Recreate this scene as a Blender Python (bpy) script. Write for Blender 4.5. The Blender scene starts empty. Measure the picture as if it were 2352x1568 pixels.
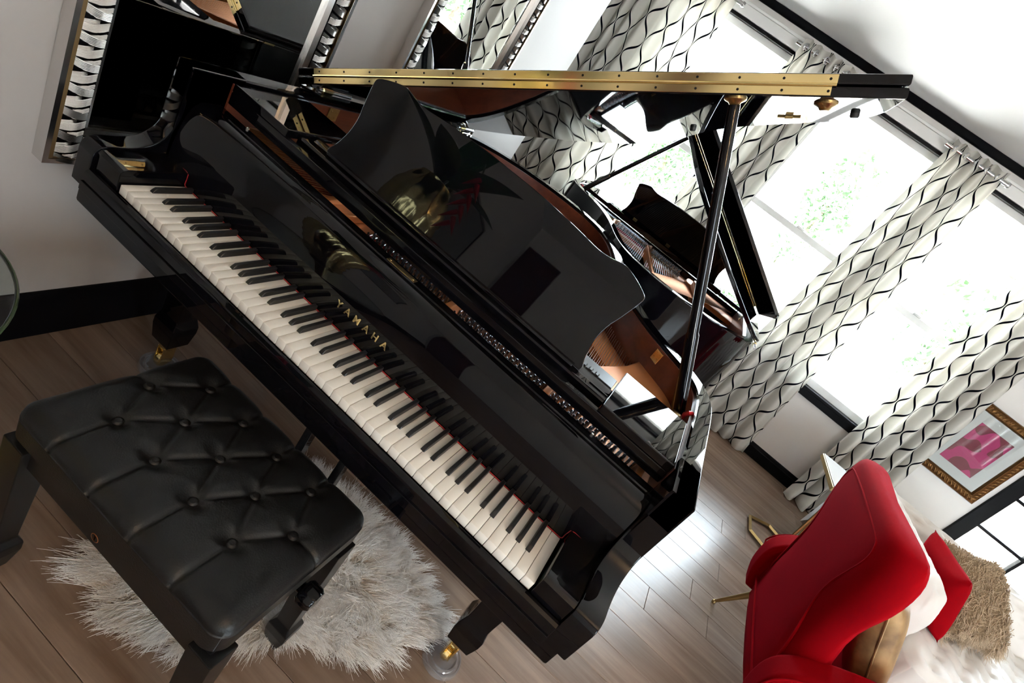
import bpy, bmesh, math, random
from mathutils import Vector, Matrix
import numpy as np

random.seed(7)
rng = np.random.default_rng(7)
S = bpy.context.scene
COL = S.collection
PI = math.pi

# ------------------------------------------------------------------ camera
cam = bpy.data.cameras.new('camera')
cam.sensor_width = 36.0
cam.lens = 36.0 * 1258.35 / 2352.0
cam.clip_start = 0.02
cam.clip_end = 200
camo = bpy.data.objects.new('camera', cam)
COL.objects.link(camo)
RV = Vector((1.8461988, 0.8052798, 0.3002709))
Rw = Matrix.Rotation(RV.length, 3, RV.normalized())          # world -> camera (x right, y down, z forward)
right, down, fwd = Vector(Rw[0]), Vector(Rw[1]), Vector(Rw[2])
M = Matrix.Identity(4)
for i in range(3):
    M[i][0], M[i][1], M[i][2] = right[i], -down[i], -fwd[i]
M[0][3], M[1][3], M[2][3] = 1.06023, -0.82483, 1.44637
camo.matrix_world = M
S.camera = camo

# ------------------------------------------------------------------ light
world = bpy.data.worlds.new('world')
S.world = world
world.use_nodes = True
bg = world.node_tree.nodes['Background']
bg.inputs[0].default_value = (0.79, 0.90, 1.0, 1)
bg.inputs[1].default_value = 7.0
sun = bpy.data.lights.new('sun', 'SUN')
sun.energy = 30.0
sun.angle = 0.01
sun.color = (1.0, 0.96, 0.9)
suno = bpy.data.objects.new('sun', sun)
COL.objects.link(suno)
suno.location = (2, -6, 12)
suno.rotation_euler = (math.radians(28), 0, math.radians(-12))     # from behind the house, high
PORT = []
for (x0, x1, z0, z1) in ((-0.25, 0.78, 0.71, 2.34), (1.0, 1.88, 0.71, 2.34), (1.98, 2.84, 0.71, 2.34), (3.72, 5.3, 0.02, 2.2)):
    PORT.append(((x0 + x1) / 2, 3.78, (z0 + z1) / 2, x1 - x0, z1 - z0, -PI / 2, 0))
PORT.append((4.3, -3.58, 1.45, 1.8, 1.7, PI / 2, 0))
for (y0, y1) in ((-2.7, -1.5),): PORT.append((6.38, (y0 + y1) / 2, 1.4, y1 - y0, 1.9, PI / 2, PI / 2))
for (px_, py_, pz_, sw, sh, rx, rzz) in PORT:
    L = bpy.data.lights.new('window_portal', 'AREA')
    L.shape = 'RECTANGLE'
    L.size, L.size_y = sw, sh
    L.cycles.is_portal = True
    o = bpy.data.objects.new('window_portal', L)
    COL.objects.link(o)
    o.location = (px_, py_, pz_)
    o.rotation_euler = (rx, 0, rzz)
vs = S.view_settings
vs.view_transform = 'Standard'
vs.look = 'None'
vs.exposure = 1.88
vs.gamma = 1.0
vs.use_curve_mapping = False
S.cycles.use_adaptive_sampling = True
S.cycles.adaptive_threshold = 0.025
S.cycles.max_bounces = 8
S.cycles.diffuse_bounces = 4
S.cycles.glossy_bounces = 5
S.cycles.transmission_bounces = 8
S.cycles.transparent_max_bounces = 12
S.cycles.caustics_reflective = False
S.cycles.caustics_refractive = False
S.cycles.sample_clamp_indirect = 6.0

# ------------------------------------------------------------------ materials
MATS = {}
def nodes(name):
    m = bpy.data.materials.new(name)
    m.use_nodes = True
    MATS[name] = m
    nt = m.node_tree
    return m, nt, nt.nodes['Principled BSDF']
def N(nt, typ, **kw):
    n = nt.nodes.new(typ)
    for k, v in kw.items():
        if k.startswith('i_'):
            n.inputs[int(k[2:])].default_value = v
        else:
            setattr(n, k, v)
    return n
def lk(nt, a, b): nt.links.new(a, b)
def mth(nt, op, a, b=None, c=None):
    n = nt.nodes.new('ShaderNodeMath')
    n.operation = op
    for i, v in enumerate((a, b, c)):
        if v is None: continue
        if isinstance(v, (int, float)): n.inputs[i].default_value = v
        else: lk(nt, v, n.inputs[i])
    return n.outputs[0]
def simple(name, col, rough=0.5, metal=0.0, spec=None, coat=0.0, noise=0.0, nscale=30.0, bump=0.0, bscale=80.0, sheen=0.0, rvar=0.0):
    m, nt, b = nodes(name)
    b.inputs['Base Color'].default_value = (*col, 1)
    b.inputs['Roughness'].default_value = rough
    b.inputs['Metallic'].default_value = metal
    if spec is not None: b.inputs['Specular IOR Level'].default_value = spec
    b.inputs['Coat Weight'].default_value = coat
    b.inputs['Coat Roughness'].default_value = 0.03
    b.inputs['Sheen Weight'].default_value = sheen
    tc = N(nt, 'ShaderNodeTexCoord')
    if noise > 0:
        t = N(nt, 'ShaderNodeTexNoise'); t.inputs['Scale'].default_value = nscale; t.inputs['Detail'].default_value = 5
        lk(nt, tc.outputs['Object'], t.inputs['Vector'])
        mr = N(nt, 'ShaderNodeMix', data_type='RGBA', blend_type='MIX')
        lk(nt, t.outputs[0], mr.inputs[0])
        mr.inputs[6].default_value = (*[c * (1 - noise) for c in col], 1)
        mr.inputs[7].default_value = (*[min(1, c * (1 + noise)) for c in col], 1)
        lk(nt, mr.outputs[2], b.inputs['Base Color'])
    if bump > 0:
        t2 = N(nt, 'ShaderNodeTexNoise'); t2.inputs['Scale'].default_value = bscale; t2.inputs['Detail'].default_value = 4
        lk(nt, tc.outputs['Object'], t2.inputs['Vector'])
        bp = N(nt, 'ShaderNodeBump'); bp.inputs['Strength'].default_value = bump; bp.inputs['Distance'].default_value = 0.01
        lk(nt, t2.outputs[0], bp.inputs['Height'])
        lk(nt, bp.outputs[0], b.inputs['Normal'])
    return m
simple('lacquer', (0.002, 0.002, 0.003), 0.02, spec=0.33)
simple('satin_black', (0.006, 0.006, 0.0065), 0.30, spec=0.3)
simple('black_paint', (0.003, 0.003, 0.004), 0.42, spec=0.10)
simple('ebony', (0.008, 0.008, 0.009), 0.33)
simple('ivory', (0.90, 0.87, 0.80), 0.22)
simple('brass', (0.92, 0.74, 0.36), 0.14, 1.0)
simple('gold_aged', (0.50, 0.36, 0.16), 0.28, 1.0)
simple('bronze_dark', (0.20, 0.14, 0.07), 0.3, 1.0)
simple('steel', (0.75, 0.75, 0.77), 0.18, 1.0)
simple('pin_steel', (0.42, 0.42, 0.44), 0.22, 1.0)
simple('string_steel', (0.55, 0.55, 0.58), 0.3, 1.0)
simple('copper_wire', (0.55, 0.22, 0.09), 0.35, 0.9)
simple('plate_bronze', (0.70, 0.27, 0.09), 0.32, 0.45, bump=0.12, bscale=220)
simple('red_felt', (0.40, 0.005, 0.009), 0.95, sheen=0.3)
simple('brown_felt', (0.20, 0.13, 0.07), 0.9, noise=0.2)
simple('wall_paint', (0.72, 0.695, 0.67), 0.62, bump=0.10, bscale=9)
simple('ceiling_paint', (0.92, 0.92, 0.92), 0.8)
simple('wall_paint_shaded', (0.55, 0.525, 0.51), 0.55, bump=0.10, bscale=9)  # wall paint toned down, the left wall's shade put into the colour
simple('white_trim', (0.80, 0.80, 0.79), 0.4)
simple('silver_leaf', (0.74, 0.72, 0.70), 0.22, 1.0)
simple('mirror_glass', (0.92, 0.93, 0.93), 0.0, 1.0)
simple('leather', (0.006, 0.006, 0.0065), 0.38, spec=0.36, bump=0.10, bscale=320)
simple('velvet_red', (0.30, 0.0010, 0.004), 0.85, spec=0.04, sheen=0.09, noise=0.10, nscale=7)
MATS['velvet_red'].node_tree.nodes['Principled BSDF'].inputs['Sheen Tint'].default_value = (1, 0.03, 0.12, 1)
simple('white_leather', (0.82, 0.77, 0.72), 0.45, bump=0.06, bscale=200)
simple('white_lacquer', (0.86, 0.86, 0.86), 0.08)
simple('mat_board', (0.85, 0.83, 0.82), 0.8)
simple('hide', (0.55, 0.50, 0.45), 0.9)
simple('rubber', (0.01, 0.01, 0.01), 0.6)
simple('red_plastic', (0.65, 0.02, 0.03), 0.35)
simple('concrete', (0.62, 0.60, 0.57), 0.9, noise=0.1, nscale=3)
simple('bark', (0.18, 0.13, 0.09), 0.9)
simple('leaf', (0.048, 0.105, 0.036), 0.6, noise=0.3, nscale=4)
simple('leaf_dark', (0.02, 0.10, 0.03), 0.35)
simple('heliconia', (0.55, 0.01, 0.015), 0.4)
simple('fence_wood', (0.16, 0.13, 0.11), 0.8)
simple('frame_gold', (0.17, 0.080, 0.025), 0.34, 0.8)
simple('tv_screen', (0.02, 0.025, 0.03), 0.12)
simple('burgundy_cloth', (0.045, 0.004, 0.008), 0.9)
simple('soundboard_wood', (0.55, 0.34, 0.16), 0.35, noise=0.15, nscale=6)

def wood(name, dark, light, rough, scale, axis=0, coat=0.0, objrand=False):
    m, nt, b = nodes(name)
    tc = N(nt, 'ShaderNodeTexCoord')
    mp = N(nt, 'ShaderNodeMapping')
    sc = [scale * 8, scale * 8, scale * 8]; sc[axis] = scale * 0.6
    mp.inputs['Scale'].default_value = sc
    if objrand:
        oi = N(nt, 'ShaderNodeObjectInfo')
        ad = N(nt, 'ShaderNodeVectorMath', operation='MULTIPLY_ADD')
        lk(nt, oi.outputs['Random'], ad.inputs[0])
        ad.inputs[1].default_value = (37, 91, 13)
        lk(nt, tc.outputs['Object'], ad.inputs[2])
        lk(nt, ad.outputs[0], mp.inputs['Vector'])
    else:
        lk(nt, tc.outputs['Object'], mp.inputs['Vector'])
    t = N(nt, 'ShaderNodeTexNoise'); t.inputs['Scale'].default_value = 1.0; t.inputs['Detail'].default_value = 8; t.inputs['Roughness'].default_value = 0.65
    t.inputs['Distortion'].default_value = 0.4
    lk(nt, mp.outputs[0], t.inputs['Vector'])
    r = N(nt, 'ShaderNodeValToRGB')
    r.color_ramp.elements[0].position = 0.30; r.color_ramp.elements[0].color = (*dark, 1)
    r.color_ramp.elements[1].position = 0.72; r.color_ramp.elements[1].color = (*light, 1)
    lk(nt, t.outputs[0], r.inputs[0])
    src = r.outputs[0]
    if objrand:
        hv = N(nt, 'ShaderNodeHueSaturation')
        v = mth(nt, 'MULTIPLY_ADD', oi.outputs['Random'], 0.26, 0.86)
        lk(nt, v, hv.inputs['Value']); lk(nt, src, hv.inputs['Color'])
        src = hv.outputs[0]
    lk(nt, src, b.inputs['Base Color'])
    b.inputs['Roughness'].default_value = rough
    b.inputs['Coat Weight'].default_value = coat
    bp = N(nt, 'ShaderNodeBump'); bp.inputs['Strength'].default_value = 0.06; bp.inputs['Distance'].default_value = 0.002
    lk(nt, t.outputs[0], bp.inputs['Height']); lk(nt, bp.outputs[0], b.inputs['Normal'])
    return m
wood('oak_plank', (0.155, 0.098, 0.066), (0.30, 0.21, 0.155), 0.26, 2.2, 0, objrand=True)
wood('mahogany', (0.075, 0.014, 0.007), (0.19, 0.046, 0.02), 0.3, 2.0, 1, coat=0.12)

def glass(name, tint, ior=1.45, haze=0.0):
    m, nt, b = nodes(name)
    nt.nodes.remove(b)
    out = nt.nodes['Material Output']
    tr = N(nt, 'ShaderNodeBsdfTransparent'); tr.inputs[0].default_value = (*tint, 1)
    gl = N(nt, 'ShaderNodeBsdfGlossy'); gl.inputs['Roughness'].default_value = 0.0
    fr = N(nt, 'ShaderNodeFresnel'); fr.inputs[0].default_value = ior
    mx = N(nt, 'ShaderNodeMixShader')
    lk(nt, fr.outputs[0], mx.inputs[0]); lk(nt, tr.outputs[0], mx.inputs[1]); lk(nt, gl.outputs[0], mx.inputs[2])
    src = mx.outputs[0]
    if haze:
        dfz = N(nt, 'ShaderNodeBsdfDiffuse'); dfz.inputs[0].default_value = (0.8, 0.8, 0.82, 1)
        m2 = N(nt, 'ShaderNodeMixShader'); m2.inputs[0].default_value = haze
        lk(nt, src, m2.inputs[1]); lk(nt, dfz.outputs[0], m2.inputs[2]); src = m2.outputs[0]
    lk(nt, src, out.inputs[0])
    return m
glass('window_glass', (0.97, 0.985, 0.98))
glass('table_glass', (0.90, 0.95, 0.93))
glass('acrylic', (0.95, 0.94, 0.95), 1.2, 0.12)
m, nt, b = nodes('glass_rim')
b.inputs['Base Color'].default_value = (0.06, 0.09, 0.05, 1); b.inputs['Roughness'].default_value = 0.1

# curtain fabric: black ogee lines on off-white
m, nt, b = nodes('ogee_fabric')
uv = N(nt, 'ShaderNodeUVMap'); uv.uv_map = 'UVMap'
sp = N(nt, 'ShaderNodeSeparateXYZ'); lk(nt, uv.outputs[0], sp.inputs[0])
u, v = sp.outputs[0], sp.outputs[1]
D_, H_ = 0.092, 0.280
ph = mth(nt, 'MULTIPLY', v, 2 * PI / H_)
s_ = mth(nt, 'MULTIPLY', mth(nt, 'SINE', ph), 0.45)
c_ = mth(nt, 'ABSOLUTE', mth(nt, 'COSINE', ph))
ud = mth(nt, 'DIVIDE', u, D_)
def even_dist(e):
    h = mth(nt, 'MULTIPLY', e, 0.5)
    return mth(nt, 'MULTIPLY', mth(nt, 'ABSOLUTE', mth(nt, 'SUBTRACT', h, mth(nt, 'ROUND', h))), 2.0)
dA = even_dist(mth(nt, 'SUBTRACT', ud, s_))
dB = even_dist(mth(nt, 'SUBTRACT', mth(nt, 'ADD', ud, s_), 1.0))
dm = mth(nt, 'MINIMUM', dA, dB)
th = mth(nt, 'MULTIPLY_ADD', mth(nt, 'POWER', c_, 1.5), 0.075, 0.026)
mask = mth(nt, 'LESS_THAN', dm, th)
mix = N(nt, 'ShaderNodeMix', data_type='RGBA')
lk(nt, mask, mix.inputs[0])
mix.inputs[6].default_value = (0.84, 0.82, 0.77, 1); mix.inputs[7].default_value = (0.004, 0.005, 0.012, 1)
out = nt.nodes['Material Output']
nt.nodes.remove(b)
df = N(nt, 'ShaderNodeBsdfDiffuse'); tl = N(nt, 'ShaderNodeBsdfTranslucent'); ms = N(nt, 'ShaderNodeMixShader'); ms.inputs[0].default_value = 0.42
lk(nt, mix.outputs[2], df.inputs[0]); lk(nt, mix.outputs[2], tl.inputs[0])
lk(nt, df.outputs[0], ms.inputs[1]); lk(nt, tl.outputs[0], ms.inputs[2]); lk(nt, ms.outputs[0], out.inputs[0])

# framed print: crimson ground with rounded pink shapes
m, nt, b = nodes('pink_print')
tc = N(nt, 'ShaderNodeTexCoord')
vo = N(nt, 'ShaderNodeTexNoise'); vo.inputs['Scale'].default_value = 9.0; vo.inputs['Detail'].default_value = 0.0
lk(nt, tc.outputs['Object'], vo.inputs['Vector'])
r = N(nt, 'ShaderNodeValToRGB'); r.color_ramp.interpolation = 'CONSTANT'
r.color_ramp.elements[0].color = (0.22, 0.008, 0.03, 1); r.color_ramp.elements[1].position = 0.5; r.color_ramp.elements[1].color = (0.55, 0.02, 0.16, 1)
lk(nt, vo.outputs[0], r.inputs[0]); lk(nt, r.outputs[0], b.inputs['Base Color']); b.inputs['Roughness'].default_value = 0.5
# art on the left wall behind the camera (seen mirrored)
simple('grey_art', (0.16, 0.17, 0.17), 0.3, noise=0.5, nscale=5)
# gold pillow
m, nt, b = nodes('gold_cloth')
tc = N(nt, 'ShaderNodeTexCoord')
t = N(nt, 'ShaderNodeTexNoise'); t.inputs['Scale'].default_value = 9; t.inputs['Detail'].default_value = 6
lk(nt, tc.outputs['Object'], t.inputs['Vector'])
r = N(nt, 'ShaderNodeValToRGB')
r.color_ramp.elements[0].position = 0.35; r.color_ramp.elements[0].color = (0.17, 0.09, 0.035, 1)
r.color_ramp.elements[1].position = 0.7; r.color_ramp.elements[1].color = (0.50, 0.31, 0.13, 1)
lk(nt, t.outputs[0], r.inputs[0]); lk(nt, r.outputs[0], b.inputs['Base Color'])
b.inputs['Roughness'].default_value = 0.5; b.inputs['Metallic'].default_value = 0.35
def hairmat(name, root, tip):
    m, nt, b = nodes(name)
    hi = N(nt, 'ShaderNodeHairInfo')
    mx = N(nt, 'ShaderNodeMix', data_type='RGBA')
    lk(nt, hi.outputs['Intercept'], mx.inputs[0])
    mx.inputs[6].default_value = (*root, 1); mx.inputs[7].default_value = (*tip, 1)
    hv = N(nt, 'ShaderNodeHueSaturation')
    lk(nt, mth(nt, 'MULTIPLY_ADD', hi.outputs['Random'], 0.3, 0.85), hv.inputs['Value'])
    lk(nt, mx.outputs[2], hv.inputs['Color']); lk(nt, hv.outputs[0], b.inputs['Base Color'])
    b.inputs['Roughness'].default_value = 0.6
hairmat('sheep_hair', (0.80, 0.71, 0.61), (0.97, 0.95, 0.93))
hairmat('tan_hair', (0.34, 0.23, 0.13), (0.74, 0.58, 0.42))

# ------------------------------------------------------------------ helpers
def link(o, parent=None):
    COL.objects.link(o)
    if parent is not None: o.parent = parent
    return o
def finish(me, ang=35):
    for p in me.polygons: p.use_smooth = True
    me.set_sharp_from_angle(angle=math.radians(ang))
def mobj(name, bm, mat, parent=None, ang=35):
    me = bpy.data.meshes.new(name)
    bm.normal_update()
    bm.to_mesh(me); bm.free()
    finish(me, ang)
    me.materials.append(MATS[mat])
    o = link(bpy.data.objects.new(name, me), parent)
    if ang < 90:
        w = o.modifiers.new('normals', 'WEIGHTED_NORMAL'); w.keep_sharp = True; w.weight = 100
    return o
def share(name, me, parent=None, loc=(0, 0, 0), rot=None):
    o = bpy.data.objects.new(name, me)
    o.location = loc
    if rot: o.rotation_euler = rot
    return link(o, parent)
def empty(name, loc=(0, 0, 0), rz=0):
    o = bpy.data.objects.new(name, None)
    o.empty_display_size = 0.1
    o.location = loc; o.rotation_euler = (0, 0, rz)
    return link(o)
def tag(o, label, cat, group=None, kind=None):
    o['label'] = label; o['category'] = cat
    if group: o['group'] = group
    if kind: o['kind'] = kind
    return o
def struct(o): o['kind'] = 'structure'; return o
def stuff(o): o['kind'] = 'stuff'; return o
def BM(): return bmesh.new()
def bevel(bm, w, seg=2, geom=None):
    bmesh.ops.bevel(bm, geom=geom or list(bm.edges), offset=w, segments=seg, profile=0.5, affect='EDGES', clamp_overlap=True)
def box(bm, x0, x1, y0, y1, z0, z1, bev=0.0, seg=2):
    t = bmesh.new()
    bmesh.ops.create_cube(t, size=1.0)
    for v in t.verts:
        v.co = Vector(((x0 + x1) / 2 + v.co.x * (x1 - x0), (y0 + y1) / 2 + v.co.y * (y1 - y0), (z0 + z1) / 2 + v.co.z * (z1 - z0)))
    if bev: bevel(t, bev, seg)
    merge(bm, t)
    return bm
def merge(bm, t, mat=None):
    if mat is not None: bmesh.ops.transform(t, matrix=mat, verts=t.verts)
    me = bpy.data.meshes.new('tmp'); t.to_mesh(me); t.free()
    bm.from_mesh(me); bpy.data.meshes.remove(me)
def prism(bm, pts, axis, a, b, bev=0.0, seg=2):
    """polygon pts (2D in the two other axes, in order) extruded along axis from a to b"""
    t = bmesh.new()
    def P(p, w):
        if axis == 'x': return (w, p[0], p[1])
        if axis == 'y': return (p[0], w, p[1])
        return (p[0], p[1], w)
    A = [t.verts.new(P(p, a)) for p in pts]; B = [t.verts.new(P(p, b)) for p in pts]
    n = len(pts)
    caps = [t.faces.new(A), t.faces.new(B[::-1])]
    for i in range(n): t.faces.new((A[i], B[i], B[(i + 1) % n], A[(i + 1) % n]))
    bmesh.ops.recalc_face_normals(t, faces=t.faces)
    if bev:
        es = set()
        for f in caps: es.update(f.edges)
        bevel(t, bev, seg, list(es))
    merge(bm, t)
    return bm
def tube(bm, pts, r, n=8, closed=False, caps=True):
    pts = [Vector(p) for p in pts]
    rs = r if isinstance(r, (list, tuple)) else [r] * len(pts)
    rings = []
    prev = None
    m = len(pts)
    for i, p in enumerate(pts):
        if closed: d = pts[(i + 1) % m] - pts[i - 1]
        else: d = pts[min(i + 1, m - 1)] - pts[max(i - 1, 0)]
        d.normalize()
        if prev is None:
            a = Vector((0, 0, 1)) if abs(d.z) < 0.9 else Vector((1, 0, 0))
            x = d.cross(a).normalized()
        else:
            x = (prev - d * prev.dot(d)).normalized()
        prev = x
        y = d.cross(x)
        rings.append([bm.verts.new(p + (x * math.cos(2 * PI * k / n) + y * math.sin(2 * PI * k / n)) * rs[i]) for k in range(n)])
    R = range(m if closed else m - 1)
    for i in R:
        a, b = rings[i], rings[(i + 1) % m]
        for k in range(n): bm.faces.new((a[k], a[(k + 1) % n], b[(k + 1) % n], b[k]))
    if caps and not closed:
        bm.faces.new(rings[0][::-1]); bm.faces.new(rings[-1])
    return bm
def lathe(bm, prof, n=24, axis='z', at=(0, 0, 0)):
    rings = []
    for (r, z) in prof:
        if r < 1e-6: rings.append([bm.verts.new((at[0], at[1], at[2] + z))])
        else: rings.append([bm.verts.new((at[0] + r * math.cos(2 * PI * k / n), at[1] + r * math.sin(2 * PI * k / n), at[2] + z)) for k in range(n)])
    for a, b in zip(rings[:-1], rings[1:]):
        for k in range(n):
            if len(a) == 1 and len(b) == 1: continue
            if len(a) == 1: bm.faces.new((a[0], b[k], b[(k + 1) % n]))
            elif len(b) == 1: bm.faces.new((a[k], a[(k + 1) % n], b[0]))
            else: bm.faces.new((a[k], a[(k + 1) % n], b[(k + 1) % n], b[k]))
    return bm
def loft(bm, secs, closed=True, caps=True):
    R = [[bm.verts.new(p) for p in s] for s in secs]
    n = len(R[0])
    for a, b in zip(R[:-1], R[1:]):
        for k in range(n if closed else n - 1):
            bm.faces.new((a[k], a[(k + 1) % n], b[(k + 1) % n], b[k]))
    if caps and closed:
        bm.faces.new(R[0][::-1]); bm.faces.new(R[-1])
    return bm
def grid(bm, nu, nv, f, uvf=None):
    V = [[bm.verts.new(f(i / nu, j / nv)) for j in range(nv + 1)] for i in range(nu + 1)]
    F = []
    for i in range(nu):
        for j in range(nv):
            F.append(((i, j), bm.faces.new((V[i][j], V[i + 1][j], V[i + 1][j + 1], V[i][j + 1]))))
    if uvf:
        ly = bm.loops.layers.uv.new('UVMap')
        for (i, j), fc in F:
            for lp, (a, b) in zip(fc.loops, ((i, j), (i + 1, j), (i + 1, j + 1), (i, j + 1))):
                lp[ly].uv = uvf(a / nu, b / nv)
    return V
def catmull(P, n=6, closed=False):
    out = []
    m = len(P)
    for i in range(m if closed else m - 1):
        g = lambda k: P[k % m] if closed else P[min(max(k, 0), m - 1)]
        p0, p1, p2, p3 = [np.array(g(i + k), float) for k in (-1, 0, 1, 2)]
        for j in range(n):
            t = j / n
            out.append(tuple(0.5 * (2 * p1 + (p2 - p0) * t + (2 * p0 - 5 * p1 + 4 * p2 - p3) * t * t + (3 * p1 - p0 - 3 * p2 + p3) * t ** 3)))
    if not closed: out.append(tuple(map(float, P[-1])))
    return out
def offset(poly, d):
    """offset an open 2D polyline to its left by d"""
    P = [np.array(p, float) for p in poly]
    out = []
    for i in range(len(P)):
        t = P[min(i + 1, len(P) - 1)] - P[max(i - 1, 0)]
        t /= np.linalg.norm(t) + 1e-12
        out.append(tuple(P[i] + d * np.array((-t[1], t[0]))))
    return out
def hair(name, roots, tips_fn, nseg, rad, mat, parent):
    """roots: (n,3); tips_fn(t) -> (n,3) offset at parameter t"""
    n = len(roots)
    hc = bpy.data.hair_curves.new(name)
    hc.add_curves([nseg] * n)
    ts = np.linspace(0, 1, nseg)
    pos = np.stack([roots + tips_fn(t) for t in ts], axis=1).reshape(-1, 3).astype(np.float32)
    hc.attributes['position'].data.foreach_set('vector', pos.ravel())
    at_ = hc.attributes.get('radius') or hc.attributes.new('radius', 'FLOAT', 'POINT')
    rr = np.tile(rad * (1 - 0.85 * ts), n).astype(np.float32)
    at_.data.foreach_set('value', rr)
    hc.materials.append(MATS[mat])
    o = bpy.data.objects.new(name, hc)
    return stuff(link(o, parent))
# ------------------------------------------------------------------ room shell
XW, YW, ZC = -0.285, 3.61, 2.52
sub = struct(mobj('floor', box(BM(), -1.9, 6.4, -3.6, YW + 0.2, -0.12, -0.004), 'oak_plank'))
PW = 0.148
row = 0
y = -1.06
while y < YW - 0.001:
    y1 = min(y + PW, YW)
    x = XW - random.uniform(0.0, 1.4)
    while x < 4.75:
        L = random.uniform(1.1, 1.9)
        xa, xb = max(x, XW + 0.001), min(x + L, 4.75)
        if xb - xa > 0.05:
            bm = BM(); box(bm, -(xb - xa) / 2, (xb - xa) / 2, -(y1 - y) / 2, (y1 - y) / 2, -0.012, 0, 0.0012, 1)
            o = mobj('plank', bm, 'oak_plank', sub)
            o.location = ((xa + xb) / 2 + 0.0, (y + y1) / 2, 0)
            o.scale = ((xb - xa - 0.0012) / (xb - xa), (y1 - y - 0.0012) / (y1 - y), 1)
        x += L
    y += PW
struct(mobj('ceiling', box(BM(), -1.9, 6.4, -3.6, YW + 0.2, ZC, ZC + 0.15), 'ceiling_paint'))
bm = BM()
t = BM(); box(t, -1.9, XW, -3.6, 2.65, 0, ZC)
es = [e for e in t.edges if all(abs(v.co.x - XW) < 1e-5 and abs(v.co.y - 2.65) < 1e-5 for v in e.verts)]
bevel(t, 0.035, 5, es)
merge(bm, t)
struct(mobj('wall_left', bm, 'wall_paint_shaded'))
struct(mobj('wall_recess', box(BM(), -1.95, -1.75, 2.65, YW + 0.2, 0, ZC), 'wall_paint'))
bm = BM()
for (a, b_) in ((-3.6, -2.7), (-1.5, YW + 0.2)): box(bm, 6.2, 6.4, a, b_, 0, ZC)
for (a, b_) in ((-2.7, -1.5),): box(bm, 6.2, 6.4, a, b_, 0, 0.45); box(bm, 6.2, 6.4, a, b_, 2.35, ZC)
struct(mobj('wall_right', bm, 'wall_paint'))
bm = BM()
box(bm, -1.9, 3.4, -3.6, -3.4, 0, ZC); box(bm, 5.2, 6.2, -3.6, -3.4, 0, ZC); box(bm, 3.4, 5.2, -3.6, -3.4, 0, 0.45); box(bm, 3.4, 5.2, -3.6, -3.4, 2.35, ZC)  # opening on the right is for the added fill window
struct(mobj('wall_front', bm, 'wall_paint'))
def side_window(n, horiz, a, b_, w):
    def bx(bm, p0, p1, d0, d1, z0, z1):
        if horiz: box(bm, p0, p1, w + d0, w + d1, z0, z1, 0.004)
        else: box(bm, w + d0, w + d1, p0, p1, z0, z1, 0.004)
    bm = BM()
    bx(bm, a, a + .05, 0, .08, .45, 2.35); bx(bm, b_ - .05, b_, 0, .08, .45, 2.35); bx(bm, a + .05, b_ - .05, 0, .08, 2.3, 2.35); bx(bm, a + .05, b_ - .05, 0, .08, .45, .5)
    o = struct(mobj('window_%d' % n, bm, 'white_trim'))
    k = 3
    for i in range(1, k):
        p = a + (b_ - a) * i / k
        bm = BM(); bx(bm, p - .025, p + .025, .01, .07, .5, 2.3); mobj('mullion', bm, 'white_trim', o)
    for i in range(k):
        bm = BM(); bx(bm, a + (b_ - a) * i / k + .03, a + (b_ - a) * (i + 1) / k - .03, .035, .04, .5, 2.3); mobj('pane', bm, 'window_glass', o)
side_window(4, False, -2.7, -1.5, 6.26)
side_window(5, True, 3.4, 5.2, -3.54)  # unseen window added behind the camera as fill light for the far side
WIN = [(-0.25, 0.78), (1.0, 1.88), (1.98, 2.84)]
ZS, ZH = 0.705, 2.345
DX0, DX1, DH = 3.70, 5.30, 2.2
bm = BM()
xs = -1.9
for (a, b_) in WIN:
    box(bm, xs, a, YW, YW + 0.2, 0, ZC); box(bm, a, b_, YW, YW + 0.2, 0, ZS); box(bm, a, b_, YW, YW + 0.2, ZH, ZC)
    xs = b_
box(bm, xs, DX0, YW, YW + 0.2, 0, ZC); box(bm, DX0, DX1, YW, YW + 0.2, DH, ZC); box(bm, DX1, 6.4, YW, YW + 0.2, 0, ZC)
struct(mobj('wall_back', bm, 'wall_paint'))
# black base boards and crown
def base_prof(h, d): return [(0, 0), (d, 0), (d, h * 0.72), (d * 0.72, h * 0.78), (d * 0.66, h * 0.9), (d * 0.35, h), (0, h)]
bm = BM(); prism(bm, [(XW + p, z) for p, z in base_prof(0.16, 0.018)], 'y', -3.39, 2.62)
struct(mobj('baseboard_left', bm, 'black_paint'))
bm = BM()
prism(bm, [(YW - p, z) for p, z in base_prof(0.112, 0.018)], 'x', -1.7, DX0 - 0.085)
struct(mobj('baseboard_back', bm, 'black_paint'))
bm = BM()
prism(bm, [(YW, 2.476), (YW - 0.012, 2.476), (YW - 0.02, 2.49), (YW - 0.045, ZC - 0.002), (YW, ZC - 0.002)], 'x', -1.7, 6.19)
struct(mobj('trim_1', bm, 'black_paint'))

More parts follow.
